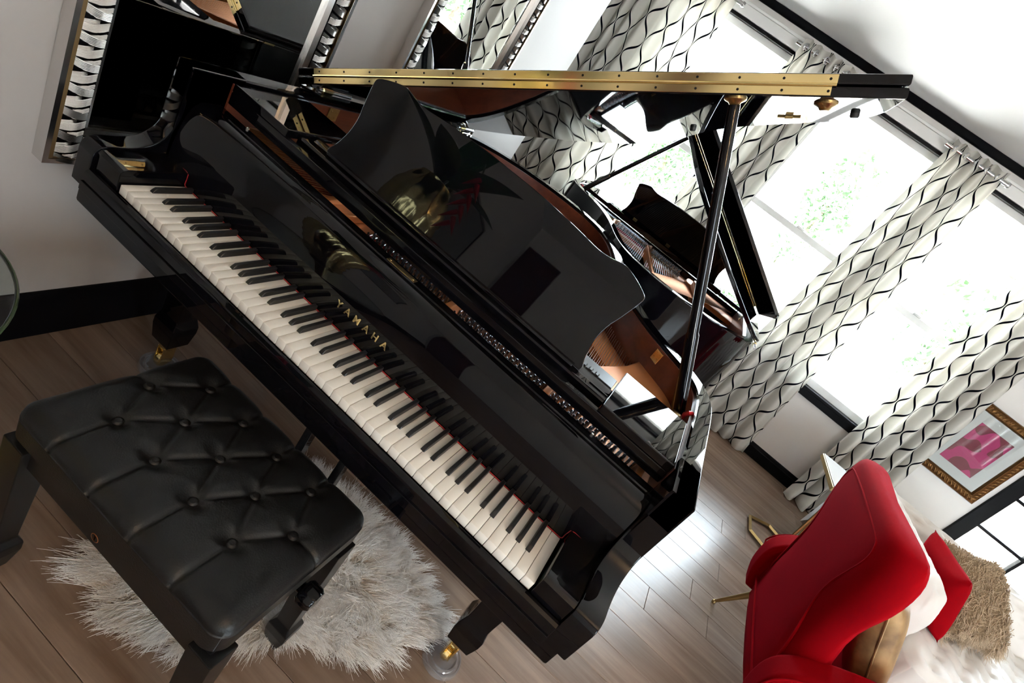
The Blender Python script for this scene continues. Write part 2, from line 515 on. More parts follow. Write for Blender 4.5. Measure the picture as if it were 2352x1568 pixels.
def window(n, x0, x1):
    f = 0.05
    bm = BM()
    yf0, yf1 = YW + 0.05, YW + 0.13
    box(bm, x0, x0 + f, yf0, yf1, ZS, ZH, 0.004); box(bm, x1 - f, x1, yf0, yf1, ZS, ZH, 0.004)
    box(bm, x0 + f, x1 - f, yf0, yf1, ZH - f, ZH, 0.004); box(bm, x0 + f, x1 - f, yf0, yf1, ZS, ZS + 0.055, 0.004)
    w = struct(mobj('window_%d' % n, bm, 'white_trim'))
    mobj('head_casing', box(box(BM(), x0 - 0.06, x1 + 0.06, YW - 0.022, YW, ZH + 0.01, ZH + 0.075, 0.004), x0 - 0.075, x1 + 0.075, YW - 0.035, YW, ZH + 0.075, ZH + 0.092, 0.004), 'white_trim', w)
    mobj('head_reveal', box(BM(), x0, x1, YW - 0.012, YW + 0.04, ZH - 0.012, ZH + 0.009, 0.002), 'black_paint', w)
    mobj('meeting_rail', box(BM(), x0 + f, x1 - f, yf0 + 0.01, yf1 - 0.01, 1.475, 1.52, 0.005), 'white_trim', w)
    mobj('sash_lock', box(BM(), (x0 + x1) / 2 - 0.03, (x0 + x1) / 2 + 0.03, yf0 - 0.004, yf0 + 0.02, 1.52, 1.535, 0.004), 'white_trim', w)
    for (za, zb) in ((ZS + 0.055, 1.475), (1.52, ZH - f)):
        mobj('pane', box(BM(), x0 + f, x1 - f, yf0 + 0.035, yf0 + 0.04, za, zb), 'window_glass', w)
    s = BM()
    box(s, x0 - 0.07, x1 + 0.07, YW - 0.04, YW + 0.05, ZS - 0.022, ZS + 0.002, 0.005)
    box(s, x0 - 0.05, x1 + 0.05, YW - 0.022, YW, ZS - 0.075, ZS - 0.022, 0.003)
    mobj('window_sill', s, 'black_paint', w)
for i, (a, b_) in enumerate(WIN): window(i + 1, a, b_)

# french door in black frame
bm = BM()
c = 0.085
box(bm, DX0 - c, DX0 + 0.012, YW - 0.022, YW + 0.12, 0, DH + c, 0.004); box(bm, DX1 - 0.012, DX1 + c, YW - 0.022, YW + 0.12, 0, DH + c, 0.004)
box(bm, DX0 - c, DX1 + c, YW - 0.022, YW + 0.12, DH - 0.012, DH + c, 0.004)
door = struct(mobj('door_1', bm, 'black_paint'))
zr = [0.10, 0.395, 0.69, 0.985, 1.28, 1.575, 1.87, 2.165]
mobj('bottom_rail', box(BM(), DX0 + 0.012, DX1 - 0.012, YW + 0.03, YW + 0.07, 0.005, 0.115, 0.003), 'black_paint', door)
for z in zr[1:-1]:
    mobj('muntin', box(BM(), DX0 + 0.012, DX1 - 0.012, YW + 0.025, YW + 0.065, z - 0.011, z + 0.011, 0.004), 'black_paint', door)
xm = [DX0 + 0.012, DX0 + 0.40, DX0 + 0.80, DX0 + 1.2, DX1 - 0.012]
for x in xm[1:-1]:
    mobj('muntin', box(BM(), x - 0.011, x + 0.011, YW + 0.026, YW + 0.064, 0.115, DH - 0.012, 0.004), 'black_paint', door)
for i in range(len(zr) - 1):
    for j in range(4):
        mobj('pane', box(BM(), xm[j], xm[j + 1], YW + 0.045, YW + 0.05, zr[i] + 0.011, zr[i + 1] - 0.011), 'window_glass', door)

# ------------------------------------------------------------------ outside
struct(mobj('ground', box(BM(), -30, 36, -30, 40, -0.5, -0.3), 'concrete'))
def tree(x, y, h, r, label, seed):
    rs = np.random.default_rng(seed)
    t = empty('garden_tree', (x, y, -0.3))
    tag(t, label, 'tree', 'trees outside the windows')
    tube_b = BM(); tube(tube_b, [(0, 0, 0), (0.05, 0, h * 0.4), (-0.03, 0.02, h * 0.7)], [0.09, 0.07, 0.04], 8)
    mobj('trunk', tube_b, 'bark', t)
    n = 1000
    d = rs.normal(size=(n, 3)); d /= np.linalg.norm(d, axis=1, keepdims=True)
    p = d * (rs.random((n, 1)) ** 0.4) * np.array([r, r, h * 0.36]) + np.array([0, 0, h * 0.68])
    a = rs.normal(size=(n, 3)); a /= np.linalg.norm(a, axis=1, keepdims=True)
    b = np.cross(a, rs.normal(size=(n, 3))); b /= np.linalg.norm(b, axis=1, keepdims=True)
    s = 0.07
    V = np.stack([p - a * s, p + b * s * .5, p + a * s, p - b * s * .5], 1).reshape(-1, 3)
    me = bpy.data.meshes.new('crown'); me.from_pydata(V.tolist(), [], [(4 * i, 4 * i + 1, 4 * i + 2, 4 * i + 3) for i in range(n)])
    me.materials.append(MATS['leaf'])
    stuff(link(bpy.data.objects.new('crown', me), t))
tree(4.6, 9.0, 3.0, .75, 'leafy green tree outside the window beside the framed print', 1)
tree(-0.45, 9.0, 2.3, .7, 'leafy green tree outside the window behind the second piano', 2)
tree(2.15, 11.0, 3.6, .55, 'slim green tree outside the middle window', 3)
fence = empty('garden_fence', (0, 0, 0)); tag(fence, 'pale vertical board fence outside the windows', 'fence')
bmf = BM(); box(bmf, 0, 0.13, 0, 0.02, -0.3, 0.95, 0.004, 1)
first = mobj('board', bmf, 'fence_wood', fence); first.location = (3.2, 8.3, 0)
for i in range(1, 34): share('board', first.data, fence, (3.2 + i * 0.145, 8.3, 0))

# ------------------------------------------------------------------ curtains
def curtain(label, rodlabel, xt0, xt1, xb0, xb1, seed, y0=3.50, pleats=5, puddle=0.0, zb=0.012, ztop=2.435):
    rs = np.random.default_rng(seed)
    t = empty('curtain', ((xt0 + xt1) / 2, y0, 0)); tag(t, label, 'curtain', 'ogee patterned curtains at the windows')
    ph = rs.uniform(0, 6.28); amp0 = 0.027
    wob = rs.uniform(-0.35, 0.35, 12)
    nu, nv = pleats * 22, 40
    width = (xb1 - xb0)
    full = 1.36 * width
    cx = (xt0 + xt1) / 2
    def f(a, b):
        k = b * b * (3 - 2 * b)
        z = zb + (ztop - zb) * b
        x0 = xb0 + (xt0 - xb0) * b ** 0.8; x1 = xb1 + (xt1 - xb1) * b ** 0.8
        aw = a + 0.02 * math.sin(2 * PI * a * 2 + wob[0] * 5)
        x = x0 + (x1 - x0) * aw
        g = 2 * PI * pleats * a + ph
        lo = 1 - b
        yy = amp0 * (0.9 + 0.35 * lo) * math.sin(g + 0.5 * lo * math.sin(3 * a * PI + wob[1] * 9)) + 0.012 * lo * math.sin(g * 0.5 + wob[2] * 8)
        x += 0.004 * math.cos(g) * (1 + lo)
        zz = z
        if b > 0.97: zz += 0.012 * math.sin(g)
        if puddle and z < 0.16:
            q = (0.16 - z) / 0.16
            yy -= puddle * q * (1 + 0.4 * math.sin(g * 0.7))
            x -= 0.05 * q * (1 if a < .5 else 0.3)
        return (x - cx, yy, zz)
    def uvf(a, b): return (a * full + rs_u, (zb + (ztop - zb) * b) + rs_v)
    rs_u, rs_v = rs.uniform(0, 0.3), rs.uniform(0, 0.2)
    bm = BM(); grid(bm, nu, nv, f, uvf)
    p = mobj('panel', bm, 'ogee_fabric', t, 180)
    md = p.modifiers.new('thickness', 'SOLIDIFY'); md.thickness = 0.002
    # grommets and the rod they hang from
    for i in range(pleats):
        xa = xt0 + (xt1 - xt0) * (i + 0.5) / pleats - cx
        r = BM(); tube(r, [(0.021 * math.cos(q), 0, 0.021 * math.sin(q)) for q in np.linspace(0, 2 * PI, 18, endpoint=False)], 0.005, 6, closed=True)
        o = mobj('grommet', r, 'steel', t); o.location = (xa, -0.012, 2.385); o.rotation_euler = (0, 0, 0.9)
    rod = BM(); tube(rod, [(xt0 - 0.03, y0, 2.385), (xt1 + 0.03, y0, 2.385)], 0.0125, 12)
    lathe(rod, [(0.0, 0), (0.018, 0.0), (0.018, 0.012), (0.012, 0.02), (0, 0.022)], 12, at=(0, 0, -10))
    for v in [v for v in rod.verts if v.co.z < -5]: v.co = Vector((xt1 + 0.03 + (v.co.z + 10), y0 + v.co.x, 2.385 + v.co.y))
    ro = mobj('curtain_rod', rod, 'steel')
    br = BM(); box(br, (xt0 + xt1) / 2 - 0.01, (xt0 + xt1) / 2 + 0.01, y0, YW, 2.365, 2.375); box(br, (xt0 + xt1) / 2 - 0.02, (xt0 + xt1) / 2 + 0.02, YW - 0.006, YW, 2.33, 2.41, 0.002)
    mobj('bracket', br, 'steel', ro)
    tag(ro, rodlabel, 'curtain rod', 'short curtain rods')
curtain('off-white curtain with black ogee lines hung in the far left recess', 'silver curtain rod in the far left recess', -0.80, 0.13, -0.85, 0.15, 3, pleats=9)
curtain('off-white curtain with black ogee lines hung behind the second piano lid', 'silver curtain rod above the second piano lid', 0.63, 1.02, 0.58, 1.05, 5, pleats=5)
curtain('off-white curtain with black ogee lines hung in the middle, reaching the floor by the piano', 'silver curtain rod between the middle and right windows', 1.74, 2.10, 1.70, 2.27, 8, pleats=5)
curtain('off-white curtain with black ogee lines hung beside the framed print, bunched on the floor', 'silver curtain rod above the framed print side curtain', 2.60, 3.02, 2.70, 3.20, 11, pleats=5, puddle=0.09)

# ------------------------------------------------------------------ mirrors on the left wall
def mirror(y0, y1, z0, z1, label):
    t = empty('wall_mirror', (XW, (y0 + y1) / 2, z0)); tag(t, label, 'mirror', 'silver framed wall mirrors')
    yc = (y0 + y1) / 2
    W, H = (y1 - y0), (z1 - z0)
    fw = 0.078
    def ring(bm, a0, a1, x0, x1, xi=None):
        # rectangular ring between insets a0 (outer) and a1 (inner); depth x0..x1 (outer), xi at inner edge
        xi = x1 if xi is None else xi
        def rect(a, x): return [(x, -W / 2 + a, a), (x, W / 2 - a, a), (x, W / 2 - a, H - a), (x, -W / 2 + a, H - a)]
        L = [rect(a0, x0), rect(a0, x1), rect(a1, xi), rect(a1, x0)]
        R = [[bm.verts.new(p) for p in s] for s in L]
        for a, b in zip(R, R[1:]):
            for k in range(4): bm.faces.new((a[k], a[(k + 1) % 4], b[(k + 1) % 4], b[k]))
        bmesh.ops.recalc_face_normals(bm, faces=bm.faces)
    b1 = BM(); ring(b1, 0, 0.012, 0.001, 0.040); mobj('outer_edge', b1, 'silver_leaf', t)
    b1 = BM(); ring(b1, 0.012, 0.018, 0.001, 0.040, 0.044); mobj('outer_bead', b1, 'bronze_dark', t)
    b1 = BM(); ring(b1, 0.018, fw, 0.001, 0.036, 0.030); mobj('frame_bed', b1, 'black_paint', t)
    b1 = BM(); ring(b1, fw, fw + 0.012, 0.001, 0.034, 0.024); mobj('inner_edge', b1, 'silver_leaf', t)
    b1 = BM(); box(b1, 0.004, 0.012, -W / 2 + fw, W / 2 - fw, fw, H - fw); mobj('glass', b1, 'mirror_glass', t)
    # basket weave relief: ribbed bundles along each side
    wv = BM()
    def rib(pts, r):
        tube(wv, pts, r, 4, caps=False)
    def side(fn, L):
        step = 0.030
        n = int(L / step)
        st = L / n
        w0, w1 = 0.021, fw - 0.003
        for i in range(n):
            s0 = i * st
            for k in range(6):
                s = s0 + st * (0.06 + 0.105 * k)
                pts = []
                for q in range(6):
                    w = w0 + (w1 - w0) * q / 5
                    pts.append(fn(s + (0.010 * (q / 5) ** 2 if i % 2 else 0.010 * (1 - q / 5) ** 2), w, 0.035 + 0.007 * math.sin(PI * (q + 0.3) / 5.6)))
                rib(pts, 0.0020)
            for k in range(4):
                a, bq = (w0, w0 + .62 * (w1 - w0)) if i % 2 else (w0 + .38 * (w1 - w0), w1)
                pts = [fn(s0 + st * (0.62 + 0.09 * k) + 0.008 * (q / 2 - 0.5), a + (bq - a) * q / 2, 0.036 + 0.005 * math.sin(PI * q / 2)) for q in range(3)]
                rib(pts, 0.0019)
    side(lambda s, w, x: (x, -W / 2 + w, s), H)
    side(lambda s, w, x: (x, W / 2 - w, s), H)
    side(lambda s, w, x: (x, -W / 2 + fw + s, w), W - 2 * fw)
    side(lambda s, w, x: (x, -W / 2 + fw + s, H - w), W - 2 * fw)
    stuff(mobj('woven_relief', wv, 'silver_leaf', t, 60))
mirror(-0.005, 0.735, 0.605, 1.75, 'silver basket-weave framed mirror on the wall nearest the keyboard')
mirror(1.085, 1.875, 0.605, 1.75, 'silver basket-weave framed mirror on the wall near the window curtain')
# ------------------------------------------------------------------ grand pianos
XL, XR = -0.134, 1.356
KC = 0.611
OUT0 = [(1.356, .15), (1.356, .45), (1.356, .62), (1.349, .73), (1.322, .815), (1.27, .88), (1.19, .935), (1.105, 1.0), (1.015, 1.10), (.93, 1.25), (.865, 1.40), (.805, 1.55), (.74, 1.68),
        (.655, 1.79), (.545, 1.85), (.42, 1.868), (.28, 1.852), (.14, 1.80), (.015, 1.72), (-.075, 1.62), (-.122, 1.52), (-.134, 1.42), (-.134, 1.0), (-.134, .6), (-.134, .15)]
def grand_piano(name, label, loc, rz, k, full, sx_=1.0):
    T = empty(name, loc, rz)
    T.scale = (sx_, 1, 1)
    tag(T, label, 'piano', 'black grand pianos')
    ym = lambda y: y if y < .5 else .5 + (y - .5) * k
    outl = [(x, ym(y)) for x, y in catmull(OUT0, 5)]
    mid = offset(outl, 0.018)
    inn = offset(outl, 0.05)
    inn2 = offset(outl, 0.056)
    def clampy(P): return [(x, max(y, .15)) for x, y in P]
    outl, mid, inn, inn2 = map(clampy, (outl, mid, inn, inn2))
    def wall(a, b, z0, z1, r=0.0):
        bm = BM()
        secs = []
        for (pa, pb) in zip(a, b):
            d = (Vector(pb) - Vector(pa)).normalized() * r
            if r: secs.append([(pa[0], pa[1], z0), (pa[0], pa[1], z1 - r), (pa[0] + d[0] * .3, pa[1] + d[1] * .3, z1 - r * .3), (pa[0] + d[0], pa[1] + d[1], z1), (pb[0] - d[0], pb[1] - d[1], z1), (pb[0], pb[1], z1 - r), (pb[0], pb[1], z0)])
            else: secs.append([(pa[0], pa[1], z0), (pa[0], pa[1], z1), (pb[0], pb[1], z1), (pb[0], pb[1], z0)])
        loft(bm, secs)
        bmesh.ops.recalc_face_normals(bm, faces=bm.faces)
        return bm
    mobj('case_rim', wall(outl, inn, .62, .98, .004), 'lacquer', T, 40)
    i_in = [i for i, p in enumerate(inn) if p[1] > .50]
    mobj('inner_rim', wall([(XR - .05, .262)] + [inn[i] for i in i_in] + [(XL + .05, .262)], [(XR - .056, .262)] + [inn2[i] for i in i_in] + [(XL + .056, .262)], .70, .966), 'mahogany', T, 40)
    # sound board and cast plate
    ins = [p for p in inn2 if p[1] > .27]
    bm = BM(); prism(bm, ins, 'z', .70, .712); mobj('soundboard', bm, 'soundboard_wood', T)
    pl = BM()
    fl = [p for p in inn2 if p[1] > .46]
    f2 = offset(fl, 0.085)
    secs = []
    for a, b in zip(fl, f2):
        secs.append([(a[0], a[1], .79), (a[0], a[1], .835), (a[0] * .5 + b[0] * .5, a[1] * .5 + b[1] * .5, .838), (b[0], b[1], .815), (b[0], b[1], .79)])
    loft(pl, secs)
    box(pl, -.078, 1.30, .265, .47, .835, .862, .003)
    plate = mobj('cast_plate', pl, 'plate_bronze', T)
    for (xa, xb) in ((.285, .10), (.693, .33), (.995, .80), (1.262, 1.245)):
        st = BM()
        yb = ym({.10: 1.74, .33: 1.80, .80: 1.5, 1.245: .86}[xb])
        yb = min(yb, max([p[1] for p in inn2 if abs(p[0] - xb) < .06] or [yb]) - .03)
        loft(st, [[(xa - .012, .27, .862), (xa + .012, .27, .862), (xa + .009, .27, .895), (xa - .009, .27, .895)],
                  [(xa - .012, .47, .862), (xa + .012, .47, .862), (xa + .009, .47, .915), (xa - .009, .47, .915)],
                  [(xb - .012, yb, .80), (xb + .012, yb, .80), (xb + .008, yb, .85), (xb - .008, yb, .85)]])
        bmesh.ops.recalc_face_normals(st, faces=st.faces)
        bevel(st, .004, 2)
        mobj('strut', st, 'plate_bronze', plate)
    web = [p for p in inn2 if .5 < p[1] < ym(.97) and p[0] > 1.12]
    wb = BM(); prism(wb, [(1.02, .465), (1.298, .465)] + web + [(1.10, ym(.80)), (1.03, .62)], 'z', .835, .884, .006, 3)
    mobj('treble_web', wb, 'plate_bronze', plate)
    # lump of the casting between bass and tenor
    lm = BM()
    prism(lm, catmull([(.245, .27), (.27, .36), (.24, .45), (.33, .45), (.345, .36), (.325, .27)], 4, True), 'z', .86, .885, .006, 3)
    mobj('casting_boss', lm, 'plate_bronze', plate)
    # tuning pins
    pins = []
    for (xa, xb, n, y0, dy) in ((.42, .668, 19, .292, .0), (.718, .978, 20, .303, .0), (1.012, 1.245, 18, .303, .0)):
        for i in range(n):
            x = xa + (xb - xa) * i / (n - 1)
            ysh = (i / (n - 1)) * .025 if xa < .5 else 0
            for r in range(4):
                pins.append((x + .0036 * (r - 1.5), y0 + ysh + .0205 * (r - 1) + (.008 if i % 2 else 0), .861))
    pb = BM(); lathe(pb, [(.0036, 0), (.0036, .019), (.0032, .021), (.0032, .030), (.0024, .0325), (0, .033)], 8)
    for v in pb.verts: v.co.y += -v.co.z * .12
    me = bpy.data.meshes.new('tuning_pin'); pb.to_mesh(me); pb.free(); finish(me); me.materials.append(MATS['pin_steel'])
    if full:
        for p in pins: share('tuning_pin', me, plate, p)
    else:
        jb = BM()
        for p in pins:
            n0 = len(jb.verts); jb.from_mesh(me); jb.verts.ensure_lookup_table()
            for v in jb.verts[n0:]: v.co += Vector(p)
        stuff(mobj('tuning_pins', jb, 'pin_steel', plate))
    # felts
    fb = BM()
    loft(fb, [[(x, y - .008, .862), (x, y + .010, .862), (x, y + .008, .873), (x, y - .006, .873)] for x, y in ((.40, .318), (.45, .340), (.53, .368), (.62, .392), (.672, .402))])
    loft(fb, [[(x, y - .008, .862), (x, y + .010, .862), (x, y + .008, .873), (x, y - .006, .873)] for x, y in ((.716, .398), (.85, .405), (.975, .407))])
    loft(fb, [[(x, y - .008, .862), (x, y + .010, .862), (x, y + .008, .873), (x, y - .006, .873)] for x, y in ((1.016, .407), (1.12, .408), (1.24, .408))])
    loft(fb, [[(x, y - .006, .862), (x, y + .006, .862), (x, y + .005, .873), (x, y - .005, .873)] for x, y in ((.085, .318), (.16, .338), (.238, .352))])
    mobj('string_felt', fb, 'red_felt', plate)
    # brown agraffe blocks behind the tenor felt
    for i in range(20):
        x = .405 + i * .0135
        y = .372 + (x - .405) * .16
        ab = BM(); box(ab, x - .0055, x + .0055, y - .011, y + .011, .862, .880, .002, 1)
        mobj('agraffe', ab, 'brown_felt', plate)
    # strings
    sb = BM()
    def far_y(x):
        c = [p[1] for p in inn2 if abs(p[0] - x) < .05 and p[1] > .5]
        return (max(c) if c else .9) - .06
    def wire(bm, a, b, r):
        tube(bm, [a, b], r, 4, caps=False)
    for p in pins[::2]:
        yb = far_y(p[0] - .12 * (1.25 - p[0]))
        xb = p[0] - .25 * (1.26 - p[0])
        wire(sb, (p[0], p[1], .874), (xb, min(far_y(max(xb, -.02)), yb + .4), .868), .00075)
    stuff(mobj('steel_strings', sb, 'string_steel', T))
    cb = BM()
    for i in range(26):
        x = -.02 + i * .0125
        wire(cb, (x - .03, .275, .878), (x + .55 - .005 * i, ym(1.55 + .008 * i), .892), .0026 - .00004 * i)
    stuff(mobj('bass_strings', cb, 'copper_wire', T))
    # dampers
    for i in range(46 if full else 0):
        x = .13 + i * .0205
        db = BM(); box(db, x - .0065, x + .0065, .49 + .0002 * i, .525, .884, .915, .003, 1)
        mobj('damper', db, 'satin_black', T)
    mobj('damper_rail', box(BM(), .94, 1.105, .528, .60, .86, .902, .003), 'satin_black', T)
    # key bed, arms, cheek blocks, slip
    mobj('key_bed', box(BM(), XL + .012, XR - .012, 0.0, .34, .592, .648, .006), 'lacquer', T)
    mobj('belly_panel', box(BM(), XL + .05, XR - .05, .34, .36, .60, .70), 'satin_black', T)
    prof = [(.15, .98), (.15, .905), (.156, .898), *catmull([(.158, .88), (.157, .855), (.151, .828), (.139, .800), (.118, .778), (.092, .766), (.062, .7605), (.030, .760), (.012, .758), (-.002, .752), (-.009, .743), (-.012, .731)], 4), (-.012, .648), (.30, .648), (.30, .98)]
    for (a, b_) in ((XL, XL + .05), (XR - .055, XR)):
        bm = BM(); prism(bm, prof, 'x', a, b_, .0035, 2)
        mobj('arm', bm, 'lacquer', T, 25)
    for (a, b_) in ((XL + .05, -.004), (1.226, XR - .055)):
        bm = BM(); prism(bm, [(-.004, .700), (-.004, .744), (.002, .751), (.012, .754), (.16, .754), (.16, .700)], 'x', a, b_, .002)
        mobj('cheek_block', bm, 'lacquer', T, 25)
    sl = BM()
    prism(sl, [(-.022, .648), (-.022, .688), (-.020, .696), (-.014, .701), (-.008, .702), (-.004, .698), (-.004, .648)], 'x', XL + .05, XR - .055, .001, 1)
    mobj('key_slip', sl, 'lacquer', T, 25)
    sl2 = BM(); box(sl2, XL + .05, XR - .055, -.026, -.022, .650, .672, .0015)
    mobj('slip_moulding', sl2, 'lacquer', T)
    # fall board and the rail above it
    fbp = catmull([(.1535, .7245), (.1555, .765), (.1585, .805), (.163, .840), (.170, .868), (.1805, .890), (.193, .901), (.205, .905)], 4) + [(.214, .905), (.214, .7245)]
    fb_ = BM(); prism(fb_, fbp, 'x', XL + .051, XR - .056, .001, 1)
    fall = mobj('fallboard', fb_, 'lacquer', T, 25)
    if not full:
        cov = BM(); prism(cov, [(-.012, .758), (.0, .768), (.19, .80), (.19, .79), (.0, .757)], 'x', XL + .052, XR - .057, .001)
        mobj('fallboard_cover', cov, 'lacquer', T, 25)
    rl = BM()
    prism(rl, [(.216, .86), (.216, .9), (.219, .9035), (.222, .905), (.250, .905), (.2545, .903), (.257, .898), (.257, .86)], 'x', XL + .051, XR - .056, .001, 1)
    rail = mobj('nameboard_rail', rl, 'lacquer', T, 25)
    bpz = BM(); box(bpz, .525, .612, .224, .241, .905, .9062, .0005, 1)
    for sx in (.533, .604): lathe(bpz, [(.0032, 0), (.0030, .0010), (0, .0012)], 10, at=(sx, .2325, .9062))
    mobj('brass_plate', bpz, 'gold_aged', rail)
    for sx in (.02, 1.13):
        s1 = BM(); lathe(s1, [(.004, 0), (.004, .004), (.002, .006), (0, .006)], 10, at=(sx, .247, .905)); mobj('stud', s1, 'steel', rail)
    # lettering
    cu = bpy.data.curves.new('lettering', 'FONT')
    cu.body = 'YAMAHA'; cu.size = .0245; cu.align_x = 'CENTER'; cu.space_character = 1.95; cu.extrude = .0003; cu.offset = .0006
    cu.materials.append(MATS['brass'])
    lt = link(bpy.data.objects.new('lettering_source', cu))
    bpy.context.view_layer.update()
    lme = bpy.data.meshes.new_from_object(lt.evaluated_get(bpy.context.evaluated_depsgraph_get()))
    bpy.data.objects.remove(lt); bpy.data.curves.remove(cu)
    lo = link(bpy.data.objects.new('lettering', lme), fall)
    lo.location = (.588, .1545, .7655); lo.rotation_euler = (math.radians(86.6), 0, 0)
    # keys
    if full:
        wk = BM(); box(wk, -.01128, .01128, 0, .153, .698, .720, .0012, 2)
        mw = bpy.data.meshes.new('white_key'); wk.to_mesh(mw); wk.free(); finish(mw); mw.materials.append(MATS['ivory'])
        for i in range(52): share('white_key', mw, T, ((i + .5) * .0235, 0, 0))
        bk = BM()
        loft(bk, [[(-.0056, .051, .7195), (.0056, .051, .7195), (.0049, .0545, .7255), (-.0049, .0545, .7255)],
                  [(-.0056, .058, .7195), (.0056, .058, .7195), (.0044, .0605, .7315), (-.0044, .0605, .7315)],
                  [(-.0056, .153, .7195), (.0056, .153, .7195), (.0044, .153, .7325), (-.0044, .153, .7325)]])
        bmesh.ops.recalc_face_normals(bk, faces=bk.faces)
        bevel(bk, .0009, 1)
        mk = bpy.data.meshes.new('black_key'); bk.to_mesh(mk); bk.free(); finish(mk); mk.materials.append(MATS['ebony'])
        names = 'ABCDEFG'
        off = {'C': -.0018, 'D': .0018, 'F': -.0026, 'G': 0, 'A': .0026}
        for i in range(51):
            nm = names[i % 7]
            if nm in off: share('black_key', mk, T, ((i + 1) * .0235 + off[nm], 0, 0))
    rf = BM()
    tube(rf, [(-.06, .1565, .7552), (-.012, .1555, .7552), (-.003, .154, .752), (-.001, .1525, .738), (-.001, .152, .726), (.003, .1515, .7225), (1.219, .1515, .7225), (1.223, .152, .726), (1.223, .1525, .738), (1.225, .154, .752), (1.234, .1555, .7552), (1.285, .1565, .7552)], [.0009] * 4 + [.0013] * 4 + [.0009] * 4, 6)
    mobj('key_felt', rf, 'red_felt', T)
    # music shelf and desk
    for (a, b_) in ((-.080, .117), (1.105, 1.298)):
        bm = BM(); box(bm, a, b_, .262, .512, .948, .970, .003)
        mobj('music_shelf', bm, 'lacquer', T)
    bm = BM()
    prism(bm, [(.30, .925), (.30, .955), (.303, .959), (.308, .961), (.33, .961), (.338, .957), (.345, .957), (.36, .961), (.375, .961), (.38, .957), (.38, .925)], 'x', .117, 1.105, .002, 1)
    mobj('desk_rail', bm, 'lacquer', T, 25)
    bm = BM(); box(bm, -.080, 1.298, .262, .285, .915, .948, .003)
    mobj('shelf_front', bm, 'lacquer', T)
    half = [(0, .250), (.09, .2495), (.20, .243), (.27, .2365), (.305, .239), (.34, .2465), (.365, .243), (.395, .233), (.418, .222), (.424, .212), (.422, .195), (.413, .155), (.402, .115), (.400, .075), (.408, .035), (.419, .010), (.418, .0)]
    half = catmull(half, 4)
    pts = [(x, z) for x, z in half[::-1]] + [(-x, z) for x, z in half[1:]]
    bm = BM()
    prism(bm, pts, 'y', 0, .012, .003, 2)
    desk = mobj('music_desk', bm, 'lacquer', T, 30)
    desk.location = (KC - .012, .335, .962); desk.rotation_euler = (-math.atan2(.07, .23), 0, 0)
    for sx in (-.30, 0, .30):
        hb = BM(); box(hb, sx - .016, sx + .016, .012, .016, .004, .022, .001, 1); mobj('desk_hinge', hb, 'gold_aged', desk)
    lb = BM(); box(lb, -.40, .40, -.022, .0, -.004, .004, .002); mobj('desk_ledge', lb, 'lacquer', desk)
    # lid
    TH = math.radians(31.0 if full else 28.4)
    lid = None
    lo_ = [(x - XL, y) for x, y in offset(outl, -.012) if y > ym(.66)]
    YF = .53
    poly = [(1.502, YF), (1.502, .58)] + [(min(x, 1.502), y) for x, y in lo_ if True] + [(-.012, YF)]
    bm = BM(); prism(bm, poly, 'z', 0, .021, .004, 2)
    lid = mobj('lid', bm, 'lacquer', T, 25)
    lid.location = (XL, 0, .99); lid.rotation_euler = (0, -TH, 0)
    bm = BM()
    fp = [(-.012, 0), (1.502, 0), (1.502, .33), (1.488, .355), (1.46, .362), (.03, .362), (.0, .355), (-.012, .33)]
    if not full: fp = [(min(x, 1.40), y) for x, y in fp]
    prism(bm, fp, 'z', .0015, .0225, .004, 2)
    flap = mobj('front_flap', bm, 'lacquer', lid, 25)
    flap.location = (0, YF, .0225); flap.rotation_euler = (0 if full else math.radians(15), 0, 0)
    hb = BM(); tube(hb, [(.045, YF - .003, .0225), (1.375, YF - .003, .0225)], .0032, 8); mobj('hinge_knuckle', hb, 'brass', lid)
    for (z0, z1, xe) in ((.0025, .0195, 1.368), (.0255, .0425, 1.376)):
        hb = BM(); box(hb, .045, xe, YF - .0018, YF + .001, z0, z1, .0006, 1)
        lf = mobj('hinge_leaf', hb, 'brass', lid)
        sc = BM()
        for i in range(16):
            x = .065 + i * .0865
            lathe(sc, [(0, 0), (.0028, 0)], 8, at=(0, 0, -50 - i))
            for v in [v for v in sc.verts if v.co.z < -49]: v.co = Vector((x + v.co.x, YF - .0022, (z0 + z1) / 2 + v.co.y))
        stuff(mobj('hinge_screws', sc, 'satin_black', lf))
    for (s, y, nm) in ((1.187, .572, 'prop_cup'), (1.369, .60, 'prop_cup')):
        bm = BM(); lathe(bm, [(0, -.016), (.008, -.016), (.011, -.014), (.014, -.009), (.022, -.005), (.024, -.003), (.024, .001)], 20, at=(s, y, 0)); mobj(nm, bm, 'gold_aged', lid)
    bm = BM(); box(bm, 1.282, 1.336, .812, .830, -.004, 0, .001, 1); box(bm, 1.300, 1.318, .795, .847, -.008, 0, .001, 1); mobj('lid_catch', bm, 'gold_aged', lid)
    for (s, y) in ((1.443, .728), (1.046, ym(1.137))):
        bm = BM(); lathe(bm, [(0, -.010), (.008, -.010), (.010, -.007), (.010, 0)], 14, at=(s, y, 0)); mobj('bumper', bm, 'rubber', lid)
    # lid prop
    c = Vector((XL + 1.187 * math.cos(TH), .572, .99 + 1.187 * math.sin(TH))) - Vector((-math.sin(TH), 0, math.cos(TH))) * .014
    b0 = Vector((1.288, .64, .925))
    d = (c - b0)
    bm = BM(); tube(bm, [b0, b0 + d * .30, b0 + d * .31, c], [.017, .017, .0145, .013], 12); prop = mobj('lid_prop', bm, 'lacquer', T)
    bm = BM(); tube(bm, [b0 + Vector((-.012, .012, .0)), b0 + d * .30 + Vector((-.006, .010, 0))], [.011, .010], 8); mobj('short_prop', bm, 'lacquer', prop)
